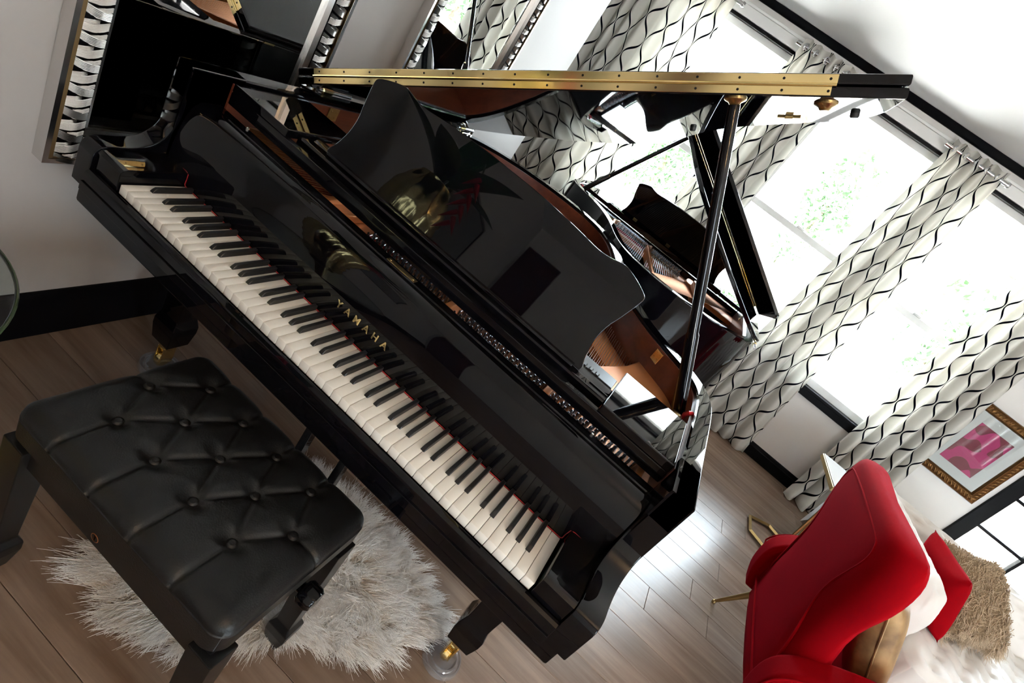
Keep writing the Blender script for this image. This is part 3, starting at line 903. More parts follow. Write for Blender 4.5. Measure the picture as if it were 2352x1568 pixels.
    bm = BM(); tube(bm, [b0 + d * .305 + Vector((0, -.012, 0)), b0 + d * .305 + Vector((0, .016, 0))], .006, 8); mobj('prop_pin', bm, 'gold_aged', prop)
    bm = BM(); box(bm, 1.272, 1.300, .60, .66, .895, .93, .004); lathe(bm, [(0, 0), (.012, .002), (.018, .012), (.016, .026), (0, .03)], 14, at=(1.278, .60, .915)); mobj('prop_bracket', bm, 'gold_aged', T)
    bm = BM(); tube(bm, [(1.298, .62, .93), (1.292, .60, .955), (1.296, .585, .97), (1.303, .60, .968)], .006, 8); mobj('prop_hook', bm, 'red_plastic', T)
    # brass plate for the lid lock on the inner rim, hinges on the spine
    i0 = min(inn2, key=lambda p: abs(p[0] - 1.17) + abs(p[1] - ym(.93)))
    tx = Vector((-.8, .6)).normalized()
    bm = BM(); box(bm, -.018, .018, -.0025, 0, -.04, 0, .001, 1)
    for sx in (-.009, .009):
        for sz in (-.012, -.028): box(bm, sx - .003, sx + .003, -.0035, -.002, sz - .003, sz + .003)
    o = mobj('lock_plate', bm, 'brass', T); o.location = (i0[0] - .004, i0[1] - .006, .962); o.rotation_euler = (0, 0, math.radians(-42 if k > .9 else -35))
    for yh in (.63, ym(1.52)):
        bm = BM(); box(bm, XL + .056, XL + .059, yh - .022, yh + .022, .925, .965, .001, 1)
        for sy in (-.011, .011):
            for sz in (.936, .954): box(bm, XL + .058, XL + .0605, yh + sy - .003, yh + sy + .003, sz - .003, sz + .003)
        mobj('hinge_plate', bm, 'gold_aged', T)
        bm = BM(); tube(bm, [(XL - .003, yh - .03, .987), (XL - .003, yh + .12, .987)], .0065, 10); mobj('lid_hinge', bm, 'steel', T)
        bm = BM(); tube(bm, [(XL - .003, yh - .01, .987), (XL - .003, yh + .03, .987)], .0095, 10); mobj('hinge_knuckle', bm, 'brass', T)
    # legs with brass casters
    for li, (lx, ly) in enumerate(((1.222 - 1.252, .315), (1.252, .315), (.42, ym(1.52)))):
        bm = BM()
        def sq(w, z, d=None):
            d = d or w
            return [(lx - w, ly - d, z), (lx + w, ly - d, z), (lx + w, ly + d, z), (lx - w, ly + d, z)]
        loft(bm, [sq(.052, .60), sq(.052, .52), sq(.044, .50), sq(.036, .26), sq(.036, .235), sq(.044, .205), sq(.044, .18), sq(.037, .125)])
        bmesh.ops.recalc_face_normals(bm, faces=bm.faces); bevel(bm, .003, 2)
        leg = mobj('leg', bm, 'lacquer', T, 25)
        bm = BM(); lathe(bm, [(.0, .126), (.026, .126), (.026, .105), (.02, .095), (0, .092)], 16, at=(lx, ly, 0))
        box(bm, lx - .016, lx - .011, ly - .022, ly + .022, .035, .10, .003); box(bm, lx + .011, lx + .016, ly - .022, ly + .022, .035, .10, .003)
        t_ = BM(); lathe(t_, [(0, -.010), (.022, -.010), (.026, -.006), (.026, .006), (.022, .010), (0, .010)], 20)
        merge(bm, t_, Matrix.Translation((lx, ly, .042)) @ Matrix.Rotation(PI / 2, 4, 'Y'))
        mobj('caster', bm, 'brass', leg)
        cu_ = tag(mobj('caster_cup', lathe(BM(), [(0, .008), (.036, .008), (.039, .012), (.041, .022), (.046, .023), (.048, .012), (.054, .011), (.055, .017), (.059, .017), (.062, .004), (.062, .0006), (0, .0006)], 40, at=(0, 0, 0)), 'acrylic'),
                  {(True, True): 'clear ridged caster cup under the piano leg by the sheepskin', (True, False): 'clear ridged caster cup under the piano leg by the left wall'}.get((full, lx > 1), {1: 'clear ridged caster cup under the second piano leg nearest the left recess', 0: 'clear ridged caster cup under the second piano leg nearest the middle curtain', 2: 'clear ridged caster cup under the tail leg of the second piano'}[li] if not full else 'clear ridged caster cup under the tail leg of the near piano'), 'caster cup', 'clear caster cups')
        Rz = Matrix.Rotation(rz, 3, 'Z')
        cu_.location = Vector(loc) + Rz @ Vector((lx * sx_, ly, 0))
        if full and lx > .3 and lx < .6: cu_['label'] = 'clear ridged caster cup under the tail leg of the near piano'
    # pedal lyre
    if full:
        bm = BM(); box(bm, .53, .555, .30, .335, .12, .595, .004); box(bm, .667, .692, .30, .335, .12, .595, .004); box(bm, .50, .722, .27, .36, .07, .13, .006)
        ly_ = mobj('pedal_lyre', bm, 'lacquer', T)
        for x in (.55, .611, .672):
            bm = BM(); box(bm, x - .011, x + .011, .18, .28, .075, .083, .003); mobj('pedal', bm, 'brass', ly_)
    return T
P1 = grand_piano('grand_piano', 'black grand piano with open keyboard, raised lid and gold lettering', (0, 0, 0), 0, 1.0, True)
P2 = grand_piano('grand_piano', 'black grand piano turned tail-first behind the near one, raised lid toward the window', (1.379, 3.20, 0), PI, .745, False, .9)
# ------------------------------------------------------------------ piano bench
bench = empty('piano_bench', (.615, -.145, 0)); tag(bench, 'black tufted leather piano bench in front of the keyboard', 'bench')
BT = []
for x in (.440, .550, .658, .766): BT += [(x, -.220), (x + .001, -.022)]
for x in (.383, .496, .605, .711, .821): BT.append((x, -.122))
SEG = []
for i, a in enumerate(BT):
    for b_ in BT[i + 1:]:
        d = math.hypot(a[0] - b_[0], a[1] - b_[1])
        if .09 < d < .125 and abs(a[1] - b_[1]) > .05: SEG.append((a, b_))
for x, y in BT:
    if y < -.2: SEG.append(((x, y), (x, -.345)))
    elif y > -.1: SEG.append(((x, y), (x, .055)))
SEG += [((.383, -.122), (.32, -.122)), ((.821, -.122), (.90, -.122))]
def segd(P, a, b_):
    a = np.array(a); b_ = np.array(b_); ab = b_ - a
    t = np.clip(((P - a) @ ab) / (ab @ ab), 0, 1)
    return np.linalg.norm(P - (a + t[:, None] * ab), axis=1)
def tuft_height(P, pts, segs, cw=.005, cd=.006, bw=.024, bd=.016):
    h = np.zeros(len(P))
    for a, b_ in segs: h = np.maximum(h, cd * np.exp(-(segd(P, a, b_) / cw) ** 2) + cd * .8 * np.exp(-(segd(P, a, b_) / (cw * 4)) ** 2))
    for p in pts: h = np.maximum(h, bd * np.exp(-(np.linalg.norm(P - np.array(p), axis=1) / bw) ** 2))
    return h
def cushion(name, x0, x1, y0, y1, z0, z1, rad, pts, segs, mat, parent, nu, nv, org, **kw):
    us = np.linspace(0, 1, nu + 1); vs_ = np.linspace(0, 1, nv + 1)
    U, V = np.meshgrid(us, vs_, indexing='ij')
    # map the unit square so that outer strips turn down the sides
    def prof(t, L):
        s = t * (L + 2 * (z1 - z0)) - (z1 - z0)
        return s
    sx = prof(U, x1 - x0); sy = prof(V, y1 - y0)
    X = np.clip(sx, 0, x1 - x0) + x0; Y = np.clip(sy, 0, y1 - y0) + y0
    dz = np.maximum(np.maximum(-sx, sx - (x1 - x0)), np.maximum(-sy, sy - (y1 - y0)))
    Z = z1 - np.clip(dz, 0, None)
    # rounding: pull near-edge points
    ex = np.minimum(X - x0, x1 - X); ey = np.minimum(Y - y0, y1 - Y)
    e = np.minimum(np.minimum(ex, ey), rad)
    top = dz <= 0
    Z = np.where(top, Z - (rad - np.sqrt(np.maximum(rad ** 2 - (rad - e) ** 2, 0))) * .9, np.minimum(Z, z1 - rad * .9))
    cxn, cyn = (x0 + x1) / 2, (y0 + y1) / 2
    # round the plan corners
    cr = rad * 1.2
    qx = np.maximum(np.abs(X - cxn) - ((x1 - x0) / 2 - cr), 0); qy = np.maximum(np.abs(Y - cyn) - ((y1 - y0) / 2 - cr), 0)
    m_ = np.maximum(qx, qy); l_ = np.hypot(qx, qy) + 1e-9
    f = np.where((qx > 0) & (qy > 0), m_ / l_, 1)
    X = X - np.sign(X - cxn) * qx * (1 - f); Y = Y - np.sign(Y - cyn) * qy * (1 - f)
    P = np.stack([X.ravel(), Y.ravel()], 1)
    h = tuft_height(P, pts, segs, **kw).reshape(X.shape)
    bulge = .006 * (1 - ((X - cxn) / ((x1 - x0) / 2)) ** 4) * (1 - ((Y - cyn) / ((y1 - y0) / 2)) ** 4)
    Z = Z - h * np.where(top, 1, 0) + bulge
    verts = np.stack([X - org[0], Y - org[1], Z - org[2]], -1).reshape(-1, 3)
    W = nv + 1
    faces = [(i * W + j, (i + 1) * W + j, (i + 1) * W + j + 1, i * W + j + 1) for i in range(nu) for j in range(nv)]
    me = bpy.data.meshes.new(name); me.from_pydata(verts.tolist(), [], faces)
    finish(me, 180); me.materials.append(MATS[mat])
    return link(bpy.data.objects.new(name, me), parent)
OB = (.615, -.145, 0)
cushion('seat_cushion', .335, .895, -.335, .045, .435, .505, .03, BT, SEG, 'leather', bench, 190, 140, OB)
bt = BM(); lathe(bt, [(0, .004), (.006, .0035), (.0105, .001), (.0115, -.003), (0, -.004)], 16)
mb = bpy.data.meshes.new('button'); bt.to_mesh(mb); bt.free(); finish(mb, 60); mb.materials.append(MATS['leather'])
for (x, y) in BT: share('button', mb, bench, (x - OB[0], y - OB[1], .4965))
def bp(name, bm, mat='satin_black', par=bench):
    o = mobj(name, bm, mat, par, 30); o.location = (-OB[0], -OB[1], 0) if par is bench else (0, 0, 0); return o
bp('seat_base', box(BM(), .345, .885, -.325, .035, .418, .437, .004))
bp('apron', box(BM(), .375, .865, -.322, -.300, .365, .412, .004)); bp('apron', box(BM(), .375, .865, -.005, .017, .365, .412, .004))
bp('side_rail', box(BM(), .352, .374, -.31, .005, .365, .412, .004)); bp('side_rail', box(BM(), .862, .884, -.31, .005, .365, .412, .004))
for sx, lx in ((-1, .363), (1, .873)):
    for sy, ly in ((-1, -.308), (1, .005)):
        bm = BM()
        def sq(w, z, k):
            cx, cy = lx + sx * .012 * k, ly + sy * .004 * k
            return [(cx - w, cy - w, z), (cx + w, cy - w, z), (cx + w, cy + w, z), (cx - w, cy + w, z)]
        loft(bm, [sq(.029, .417, 0), sq(.028, .35, .2), sq(.022, .12, .8), sq(.022, .105, .85), sq(.031, .088, .88), sq(.031, .062, .92), sq(.019, .001, 1)])
        bmesh.ops.recalc_face_normals(bm, faces=bm.faces); bevel(bm, .003, 2)
        bp('leg', bm)
kb = BM()
prof = [(0, 0), (.012, 0), (.012, .010), (.020, .012), (.026, .018), (.026, .042), (.021, .050), (0, .053)]
lathe(kb, prof, 40)
for v in kb.verts:
    a = math.atan2(v.co.y, v.co.x); r = math.hypot(v.co.x, v.co.y)
    if r > .018: v.co.x *= 1 + .05 * math.cos(10 * a); v.co.y *= 1 + .05 * math.cos(10 * a)
k0 = mobj('height_knob', kb, 'lacquer', bench, 50); k0.location = (.884 - OB[0], -.11 - OB[1], .392); k0.rotation_euler = (0, PI / 2, 0)
k1 = share('height_knob', k0.data, bench, (.352 - OB[0], -.11 - OB[1], .392), (0, -PI / 2, 0))
em = BM(); lathe(em, [(.010, 0), (.0085, .0006), (.0085, 0)], 18)
for a in range(3): box(em, -.0009, .0009, -.007, .007, -.0002, .0006)
for v in em.verts: v.co = Vector((v.co.x, -v.co.z, v.co.y))
e0 = mobj('maker_emblem', em, 'copper_wire', bench); e0.location = (.585 - OB[0], -.3225 - OB[1], .388)

# ------------------------------------------------------------------ sheepskin
SKIN = catmull([(.46, -.17), (.56, -.205), (.69, -.185), (.81, -.115), (.88, .01), (.97, .08), (1.08, .15), (1.14, .26), (1.175, .375), (1.07, .44), (.97, .475), (.80, .475), (.62, .46), (.47, .36), (.42, .20), (.43, .02)], 5, True)
rug = empty('sheepskin_rug', (.78, .12, 0)); tag(rug, 'fluffy white sheepskin rug on the floor under the bench', 'rug')
bm = BM(); prism(bm, [(x - .78, y - .12) for x, y in SKIN], 'z', .001, .012, .003, 1); mobj('hide', bm, 'hide', rug)
def inside(P, poly):
    poly = np.array(poly); x, y = P[:, 0], P[:, 1]; c = np.zeros(len(P), bool); j = len(poly) - 1
    for i in range(len(poly)):
        xi, yi = poly[i]; xj, yj = poly[j]
        c ^= ((yi > y) != (yj > y)) & (x < (xj - xi) * (y - yi) / (yj - yi + 1e-12) + xi); j = i
    return c
P = rng.uniform((.38, -.25), (1.22, .52), (120000, 2)); P = P[inside(P, SKIN)][:60000]
edge = np.min([segd(P, SKIN[i], SKIN[(i + 1) % len(SKIN)]) for i in range(len(SKIN))], axis=0)
ctr = np.array([.80, .14])
outw = P - ctr; outw /= np.linalg.norm(outw, axis=1, keepdims=True)
fx = np.sin(P[:, 0] * 23 + 2 * np.sin(P[:, 1] * 17)); fy = np.cos(P[:, 1] * 21 + 2 * np.sin(P[:, 0] * 19))
n = len(P)
w = np.exp(-edge / .05)[:, None]
dirn = outw * (w * 1.0 + .30) + np.stack([fx, fy], 1) * .55 * (1 - w) + rng.normal(0, .22, (n, 2))
Lh = rng.uniform(.045, .072, n)
up = np.clip(.75 - .55 * w[:, 0] + rng.normal(0, .10, n), .12, 1.1)
curl = rng.normal(0, .35, (n, 2)); phs = rng.uniform(0, 6.28, n)
CL = P[rng.choice(n, 1100, replace=False)]
near = np.concatenate([np.argmin(((P[a:a + 4000, None] - CL[None]) ** 2).sum(-1), axis=1) for a in range(0, n, 4000)])
cdir = rng.normal(0, .5, (1100, 2))
pull = CL[near] - P
dirn = dirn * .75 + cdir[near] * (1 - .7 * w)
roots = np.c_[P - np.array([.78, .12]), np.full(n, .011)]
def tips(t):
    h = dirn * (Lh * (t * .55 + t * t * .5))[:, None] + curl * (Lh * .25 * np.sin(t * 3.2 + phs) * t)[:, None]
    h = h + pull * (.85 * t ** 1.6)
    z = Lh * up * (t - .42 * t * t) * .85
    z = np.maximum(z, -.006)
    return np.c_[h, z]
hair('wool', roots, tips, 7, .0012, 'sheep_hair', rug)

# ------------------------------------------------------------------ red wing chair
chair = empty('wing_chair', (2.40, 1.17, 0), math.radians(-3)); tag(chair, 'red velvet wingback chair with gold legs, its back to the piano', 'chair')
OC = Vector((2.40, 1.17, 0))
def cp(name, bm, mat='velvet_red', ang=40, sub=0):
    for v in bm.verts: v.co -= OC
    o = mobj(name, bm, mat, chair, ang)
    if sub:
        md = o.modifiers.new('round', 'SUBSURF'); md.levels = sub; md.render_levels = sub
    return o
def shell_sec(z, x0, hw, wd, th):
    L = [(.0, 0), (.004, -hw * .5), (.012, -hw * .80), (.045, -hw * .985), (.11, -hw * 1.02), (wd, -hw * 1.0), (wd + .03, -hw * .95), (wd + .01, -hw * .87), (th + .02, -hw * .80), (th + .005, -hw * .60), (th, 0)]
    pts = L + [(x, -y) for x, y in L[-2:0:-1]]
    return [(x0 + x, 1.165 + y, z) for x, y in pts]
secs = []
for (z, x0, hw, wd) in ((.215, 2.135, .37, .11), (.235, 2.12, .38, .12), (.36, 2.10, .375, .13), (.50, 2.075, .335, .115), (.64, 2.045, .325, .10), (.74, 2.025, .362, .10), (.82, 2.005, .395, .115), (.90, 1.992, .398, .12), (.955, 1.987, .388, .115), (.985, 1.99, .372, .095), (1.0, 2.01, .34, .075)):
    secs.append(shell_sec(z, x0, hw, wd, .075 if z < .98 else .06))
bm = BM(); loft(bm, secs); bmesh.ops.recalc_face_normals(bm, faces=bm.faces)
cp('backrest', bm, ang=180, sub=1)
def xr(z): return np.interp(z, [.235, .36, .5, .64, .78, .88, .95], [2.12, 2.10, 2.075, 2.045, 2.015, 1.995, 1.985]) - .0005
pp = [(-.30, .30), (-.31, .42), (-.275, .55), (-.245, .64), (-.25, .72), (-.285, .80), (-.315, .87), (-.305, .915), (-.25, .935), (0, .945), (.25, .935), (.305, .915), (.315, .87), (.285, .80), (.25, .72), (.245, .64), (.275, .55), (.31, .42), (.30, .30)]
pp = catmull(pp, 4)
bm = BM(); tube(bm, [(xr(z) + .004 + .012 * (y / .3) ** 2, 1.165 + y * .95, z) for y, z in pp], .0045, 6)
tube(bm, [(2.1105, 1.165 - .30, .30), (2.107, 1.165, .30), (2.1105, 1.165 + .30, .30)], .0045, 6)
cp('back_piping', bm)
ap = catmull([(2.125, .215), (2.085, .30), (2.07, .41), (2.10, .485), (2.18, .555), (2.30, .625), (2.41, .672), (2.49, .678), (2.55, .635), (2.58, .52), (2.585, .215)], 4)
for (ya, yb) in ((.725, .85), (1.485, 1.61)):
    bm = BM(); prism(bm, ap, 'y', ya, yb, .03, 4); cp('arm', bm, ang=60)
    bm = BM(); yy = ya - .001 if ya < 1 else yb + .001
    yi = ya + .012 if ya < 1 else yb - .012
    pth = [(x + (.012 if i < 8 else -.012 if i > len(ap) - 8 else 0), yi - (.006 if ya < 1 else -.006), z - .012) for i, (x, z) in enumerate(ap)][3:-3]
    tube(bm, pth, .0035, 6); cp('arm_piping', bm)
bm = BM(); box(bm, 2.15, 2.56, .84, 1.495, .20, .335, .02, 3); cp('seat_base', bm)
bm = BM(); box(bm, 2.19, 2.58, .852, 1.483, .337, .465, .045, 4); cp('seat_cushion', bm, ang=60)
for (tx_, ty_, fx_, fy_) in ((2.20, 1.53, 2.125, 1.555), (2.20, .80, 2.125, .775), (2.53, 1.53, 2.58, 1.555), (2.53, .80, 2.58, .775)):
    bm = BM(); tube(bm, [(fx_, fy_, .012), (tx_, ty_, .21)], [.007, .016], 12)
    lathe(bm, [(0, 0), (.008, .001), (.0105, .008), (.008, .016), (0, .018)], 12, at=(fx_, fy_, 0)); cp('leg', bm, 'gold_aged')

def pillow(name, w, h, t, mat, parent=None):
    nu = nv = 24
    def f(sgn):
        def g(a, b_):
            x, y = 2 * a - 1, 2 * b_ - 1
            e = max(0, (1 - x ** 4) * (1 - y ** 4)) ** .55
            pin = 1 - .10 * (1 - abs(x) ** 2) * abs(y) ** 3
            pin2 = 1 - .10 * (1 - abs(y) ** 2) * abs(x) ** 3
            return (x * w / 2 * pin2, y * h / 2 * pin, sgn * t / 2 * e)
        return g
    bm = BM(); grid(bm, nu, nv, f(1)); grid(bm, nu, nv, f(-1))
    bmesh.ops.remove_doubles(bm, verts=bm.verts, dist=1e-5)
    bmesh.ops.recalc_face_normals(bm, faces=bm.faces)
    return mobj(name, bm, mat, parent, 70)
gp = pillow('gold_pillow', .40, .40, .14, 'gold_cloth'); tag(gp, 'metallic gold square pillow sitting in the red wing chair', 'pillow')
gp.location = (2.305, 1.10, .645); gp.rotation_euler = (0, math.radians(62), math.radians(-14))
sm = BM(); tube(sm, [(-.197, -.197, 0), (0, -.180, 0), (.197, -.197, 0), (.180, 0, 0), (.197, .197, 0), (0, .180, 0), (-.197, .197, 0), (-.180, 0, 0)], .003, 6, closed=True); mobj('seam', sm, 'gold_cloth', gp)

# ------------------------------------------------------------------ white tufted daybed
sofa = empty('tufted_sofa', (3.75, 2.28, 0)); tag(sofa, 'white button-tufted leather sofa beside the red chair', 'sofa')
OS = (3.75, 2.28, 0)
tp, sg = [], []
sx0, sx1, sy0, sy1 = 2.825, 4.70, 1.58, 2.62
nx, ny = 14, 8
for j in range(ny):
    for i in range(nx):
        tp.append((sx0 + .09 + i * .132 + (.066 if j % 2 else 0), sy0 + .07 + j * .133))
for i, a in enumerate(tp):
    for b_ in tp[i + 1:]:
        d = math.hypot(a[0] - b_[0], a[1] - b_[1])
        if .12 < d < .16 and abs(a[1] - b_[1]) > .05: sg.append((a, b_))
cushion('seat', sx0, sx1, sy0, sy1, .26, .455, .05, tp, sg, 'white_leather', sofa, 150, 90, OS, cw=.007, cd=.008, bw=.03, bd=.028)
bt = BM(); lathe(bt, [(0, .004), (.007, .0035), (.012, .001), (.013, -.003), (0, -.004)], 12)
mb2 = bpy.data.meshes.new('button'); bt.to_mesh(mb2); bt.free(); finish(mb2, 60); mb2.materials.append(MATS['white_leather'])
for (x, y) in tp: share('button', mb2, sofa, (x - OS[0], y - OS[1], .434))
# back: tufted roll
bp_, bs_ = [], []
def backf(a, b_):
    x = 2.66 + (4.70 - 2.66) * a
    s = b_ * 1.12
    # profile in (y,z): up the front, over the top, down the rear
    yz = np.array([(2.60, .40), (2.62, .52), (2.64, .62), (2.68, .675), (2.75, .69), (2.83, .67), (2.87, .60), (2.88, .45), (2.88, .12)])
    tt = np.linspace(0, 1, len(yz)); y = np.interp(b_, tt, yz[:, 0]); z = np.interp(b_, tt, yz[:, 1])
    r = int(b_ * 9); 
    dx = .132
    dent = 0
    for rr in range(1, 6):
        cb_ = rr / 9.0
        kx = (x - 2.9 - (dx / 2 if rr % 2 else 0)) / dx
        d = math.hypot((kx - round(kx)) * dx, (b_ - cb_) * .9)
        dent = max(dent, .026 * math.exp(-(d / .032) ** 2))
    ny_ = np.interp(b_, tt, [-1, -1, -.95, -.6, 0, .6, .95, 1, 1]); nz = np.interp(b_, tt, [0, 0, .3, .8, 1, .8, .3, 0, 0])
    return (x - OS[0], y - ny_ * dent - OS[1], z - nz * dent)
bm = BM(); V = grid(bm, 150, 45, backf)
for col in (V[0], V[-1]): bm.faces.new(col)
mobj('backrest', bm, 'white_leather', sofa, 180)
def armf(a, b_):
    y = 1.66 + (2.80 - 1.66) * a
    ee = math.sqrt(max(0, 1 - (1 - a / .14) ** 2)) if a < .14 else 1
    ee = .25 + .75 * ee
    xz = np.array([(2.665, .06), (2.660, .30), (2.650, .47), (2.625, .56), (2.632, .65), (2.675, .712), (2.735, .725), (2.795, .695), (2.825, .61), (2.828, .50), (2.828, .30)])
    tt = np.linspace(0, 1, len(xz)); x = np.interp(b_, tt, xz[:, 0]); z = np.interp(b_, tt, xz[:, 1])
    dent = 0
    for rr in range(1, 10):
        cb_ = rr / 10.0
        ky = (y - 1.62 - (.066 if rr % 2 else 0)) / .132
        d = math.hypot((ky - round(ky)) * .132, (b_ - cb_) * .95)
        dent = max(dent, .022 * math.exp(-(d / .030) ** 2))
    nx_ = np.interp(b_, tt, [-1, -1, -1, -1, -.9, -.5, .1, .6, .95, 1, 1]); nz_ = np.interp(b_, tt, [0, 0, 0, .1, .4, .85, 1, .8, .3, 0, 0])
    x, z = x - nx_ * dent, z - nz_ * dent
    if z > .40: z = .40 + (z - .40) * (.35 + .65 * ee)
    x = 2.735 + (x - 2.735) * ee
    return (x - OS[0], y - OS[1], z)
bm = BM(); V = grid(bm, 80, 60, armf)
for col in (V[0], V[-1]): bm.faces.new(col)
mobj('arm', bm, 'white_leather', sofa, 80)
mobj('plinth', box(BM(), sx0 + .02 - OS[0], sx1 - .02 - OS[0], sy0 + .02 - OS[1], 2.86 - OS[1], .06, .27, .01), 'white_leather', sofa)
for (x, y) in ((2.74, 1.64), (4.62, 1.70), (2.74, 2.75), (4.62, 2.8)):
    bm = BM(); lathe(bm, [(0, 0), (.018, 0), (.026, .055), (.026, .061), (0, .061)], 14, at=(x - OS[0], y - OS[1], 0)); mobj('leg', bm, 'satin_black', sofa)

rp = pillow('red_pillow', .36, .38, .12, 'velvet_red'); tag(rp, 'red velvet pillow leaning on the white sofa arm behind the red chair', 'pillow')
rp.location = (2.91, 2.06, .618); rp.rotation_euler = (0, math.radians(64), math.radians(8))
# shaggy pillow
fp = pillow('shaggy_pillow', .45, .45, .19, 'brown_felt'); tag(fp, 'shaggy tan fur pillow leaning on the white sofa', 'pillow')
BL, BR, TL, TR = [Vector(p) for p in ((2.97, 1.88, .47), (3.40, 2.12, .47), (2.85, 2.26, .776), (3.35, 2.54, .86))]
ux = ((BR - BL) + (TR - TL)).normalized(); uy = ((TL - BL) + (TR - BR)); uy = (uy - ux * uy.dot(ux)).normalized(); uz = ux.cross(uy)
fm = Matrix((ux, uy, uz)).transposed().to_4x4(); fm.translation = (BL + BR + TL + TR) / 4 - uz * .02
fp.matrix_world = fm
me = fp.data
A = np.array([p.area for p in me.polygons]); C_ = np.array([p.center for p in me.polygons]); Nn = np.array([p.normal for p in me.polygons])
ix = rng.choice(len(A), 15000, p=A / A.sum())
ro = C_[ix] + rng.normal(0, .008, (15000, 3)); no = Nn[ix]
fl_ = np.sin(ro[:, 0] * 40 + 3 * np.sin(ro[:, 1] * 30)); fl2 = np.cos(ro[:, 1] * 37 + 2 * np.sin(ro[:, 0] * 33))
CLp = ro[rng.choice(15000, 700, replace=False)]
nr = np.concatenate([np.argmin(((ro[a:a + 3000, None] - CLp[None]) ** 2).sum(-1), axis=1) for a in range(0, 15000, 3000)])
pullp = CLp[nr] - ro
dd = no * .6 + np.stack([.7 * fl_, -.55 + .5 * fl2, 0 * fl_], 1) + rng.normal(0, .3, (15000, 3))
ll = rng.uniform(.030, .055, 15000)
hair('fur', ro, lambda t: dd * (ll * t)[:, None] + pullp * (.8 * t ** 1.5) + np.c_[0 * ll, -.4 * ll * t * t, 0 * ll], 5, .0016, 'tan_hair', fp)

# ------------------------------------------------------------------ side table with gold hexagon base
tb = empty('side_table', (2.60, 2.66, 0)); tag(tb, 'white topped side table on a gold hexagon base by the curtain', 'table')
OT = Vector((2.60, 2.66, 0))
def tpart(name, bm, mat, ang=35):
    for v in bm.verts: v.co -= OT
    return mobj(name, bm, mat, tb, ang)
hx = [(2.50 + .17 * math.cos(math.radians(a)), 2.55 + .17 * math.sin(math.radians(a))) for a in (150, 210, 270, 330, 30, 90)]
bm = BM(); tube(bm, [(x, y, .013) for x, y in hx], .0125, 4, closed=True); tpart('base_ring', bm, 'gold_aged', 30)
for i in (0, 2, 4):
    bm = BM(); tube(bm, [(hx[i][0], hx[i][1], .013), (2.535 + (hx[i][0] - 2.50) * .4, 2.69 + (hx[i][1] - 2.55) * .8, .53)], .010, 8)
    if i: tpart('leg', bm, 'gold_aged')
    else: bm.free()
bm = BM(); box(bm, 2.445, 2.615, 2.46, 2.93, .525, .553, .002, 1); tpart('top_edge', bm, 'gold_aged')
bm = BM(); box(bm, 2.450, 2.610, 2.465, 2.925, .553, .560, .002, 1); tpart('top', bm, 'white_lacquer')

# ------------------------------------------------------------------ framed print on the window wall
pic = empty('framed_print', (3.305, YW, .78)); tag(pic, 'pink and crimson print with white mat in an ornate bronze frame', 'picture')
W2, H2, fw = .53, .595, .062
def pp_(name, bm, mat, ang=35): return mobj(name, bm, mat, pic, ang)
bm = BM(); box(bm, -W2 / 2 + fw - .01, W2 / 2 - fw + .01, -.014, -.008, fw - .01, H2 - fw + .01); pp_('mat', bm, 'mat_board')
bm = BM(); box(bm, -.122, .122, -.0155, -.0142, .130, .463); pr_ = pp_('print', bm, 'pink_print')
bm = BM(); box(bm, -W2 / 2 + fw - .005, W2 / 2 - fw + .005, -.020, -.018, fw - .005, H2 - fw + .005); pp_('glazing', bm, 'window_glass')
prof = [(0, 0), (0, -.022), (.006, -.030), (.012, -.026), (.030, -.040), (.048, -.030), (.052, -.034), (.058, -.028), (.062, -.016), (.062, 0)]
for (a, b_, horiz, flip) in ((-W2 / 2, W2 / 2, True, False), (-W2 / 2, W2 / 2, True, True), (0, H2, False, False), (0, H2, False, True)):
    bm = BM(); sec = []
    for end, s in ((0, a), (1, b_)):
        row_ = []
        for (i_, d_) in prof:
            ss = s + (i_ if end == 0 else -i_)
            if horiz: row_.append((ss, d_, i_ if not flip else H2 - i_))
            else: row_.append((-W2 / 2 + i_ if not flip else W2 / 2 - i_, d_, ss))
        sec.append(row_)
    loft(bm, sec, closed=False, caps=False); bmesh.ops.recalc_face_normals(bm, faces=bm.faces)
    # carved leaf lumps
    nL = int((b_ - a - .06) / .026)
    for q in range(nL):
        s = a + .04 + (b_ - a - .08) * q / (nL - 1)
        t_ = BM(); bmesh.ops.create_icosphere(t_, subdivisions=1, radius=1)
        for v in t_.verts:
            lx_, ld, lw = v.co.x * .008, v.co.y * .007, v.co.z * .020
            ca, sa = math.cos(.6), math.sin(.6)
            lx_, lw = lx_ * ca - lw * sa, lx_ * sa + lw * ca
            i_ = .030 + lw
            if horiz: v.co = Vector((s + lx_, -.037 + ld, i_ if not flip else H2 - i_))
            else: v.co = Vector((-W2 / 2 + i_ if not flip else W2 / 2 - i_, -.037 + ld, s + lx_))
        merge(bm, t_)
    pp_('frame_side', bm, 'frame_gold', 50)

# ------------------------------------------------------------------ glass table with vase at the left, seen at the frame edge and mirrored in the piano
gt = empty('glass_table', (.037, -.517, 0)); tag(gt, 'round clear glass side table at the left edge beside the wall', 'table')
bm = BM(); lathe(bm, [(0, .590), (.288, .590), (.290, .592), (.290, .598), (.288, .600), (0, .600)], 72); 
o = mobj('glass_top', bm, 'table_glass', gt)
bm = BM(); tube(bm, [(.2905 * math.cos(a), .2905 * math.sin(a), .595) for a in np.linspace(0, 2 * PI, 72, endpoint=False)], .0035, 6, closed=True); mobj('glass_edge', bm, 'glass_rim', gt)
bm = BM(); lathe(bm, [(0, 0), (.13, 0), (.13, .012), (.03, .03), (.018, .08), (.016, .5), (.03, .57), (.06, .589), (0, .589)], 28); mobj('pedestal', bm, 'gold_aged', gt)
vz = empty('gold_vase', (.0, -.57, .6)); tag(vz, 'tall hammered gold vase on the glass table, mirrored in the music desk', 'vase')
bm = BM()
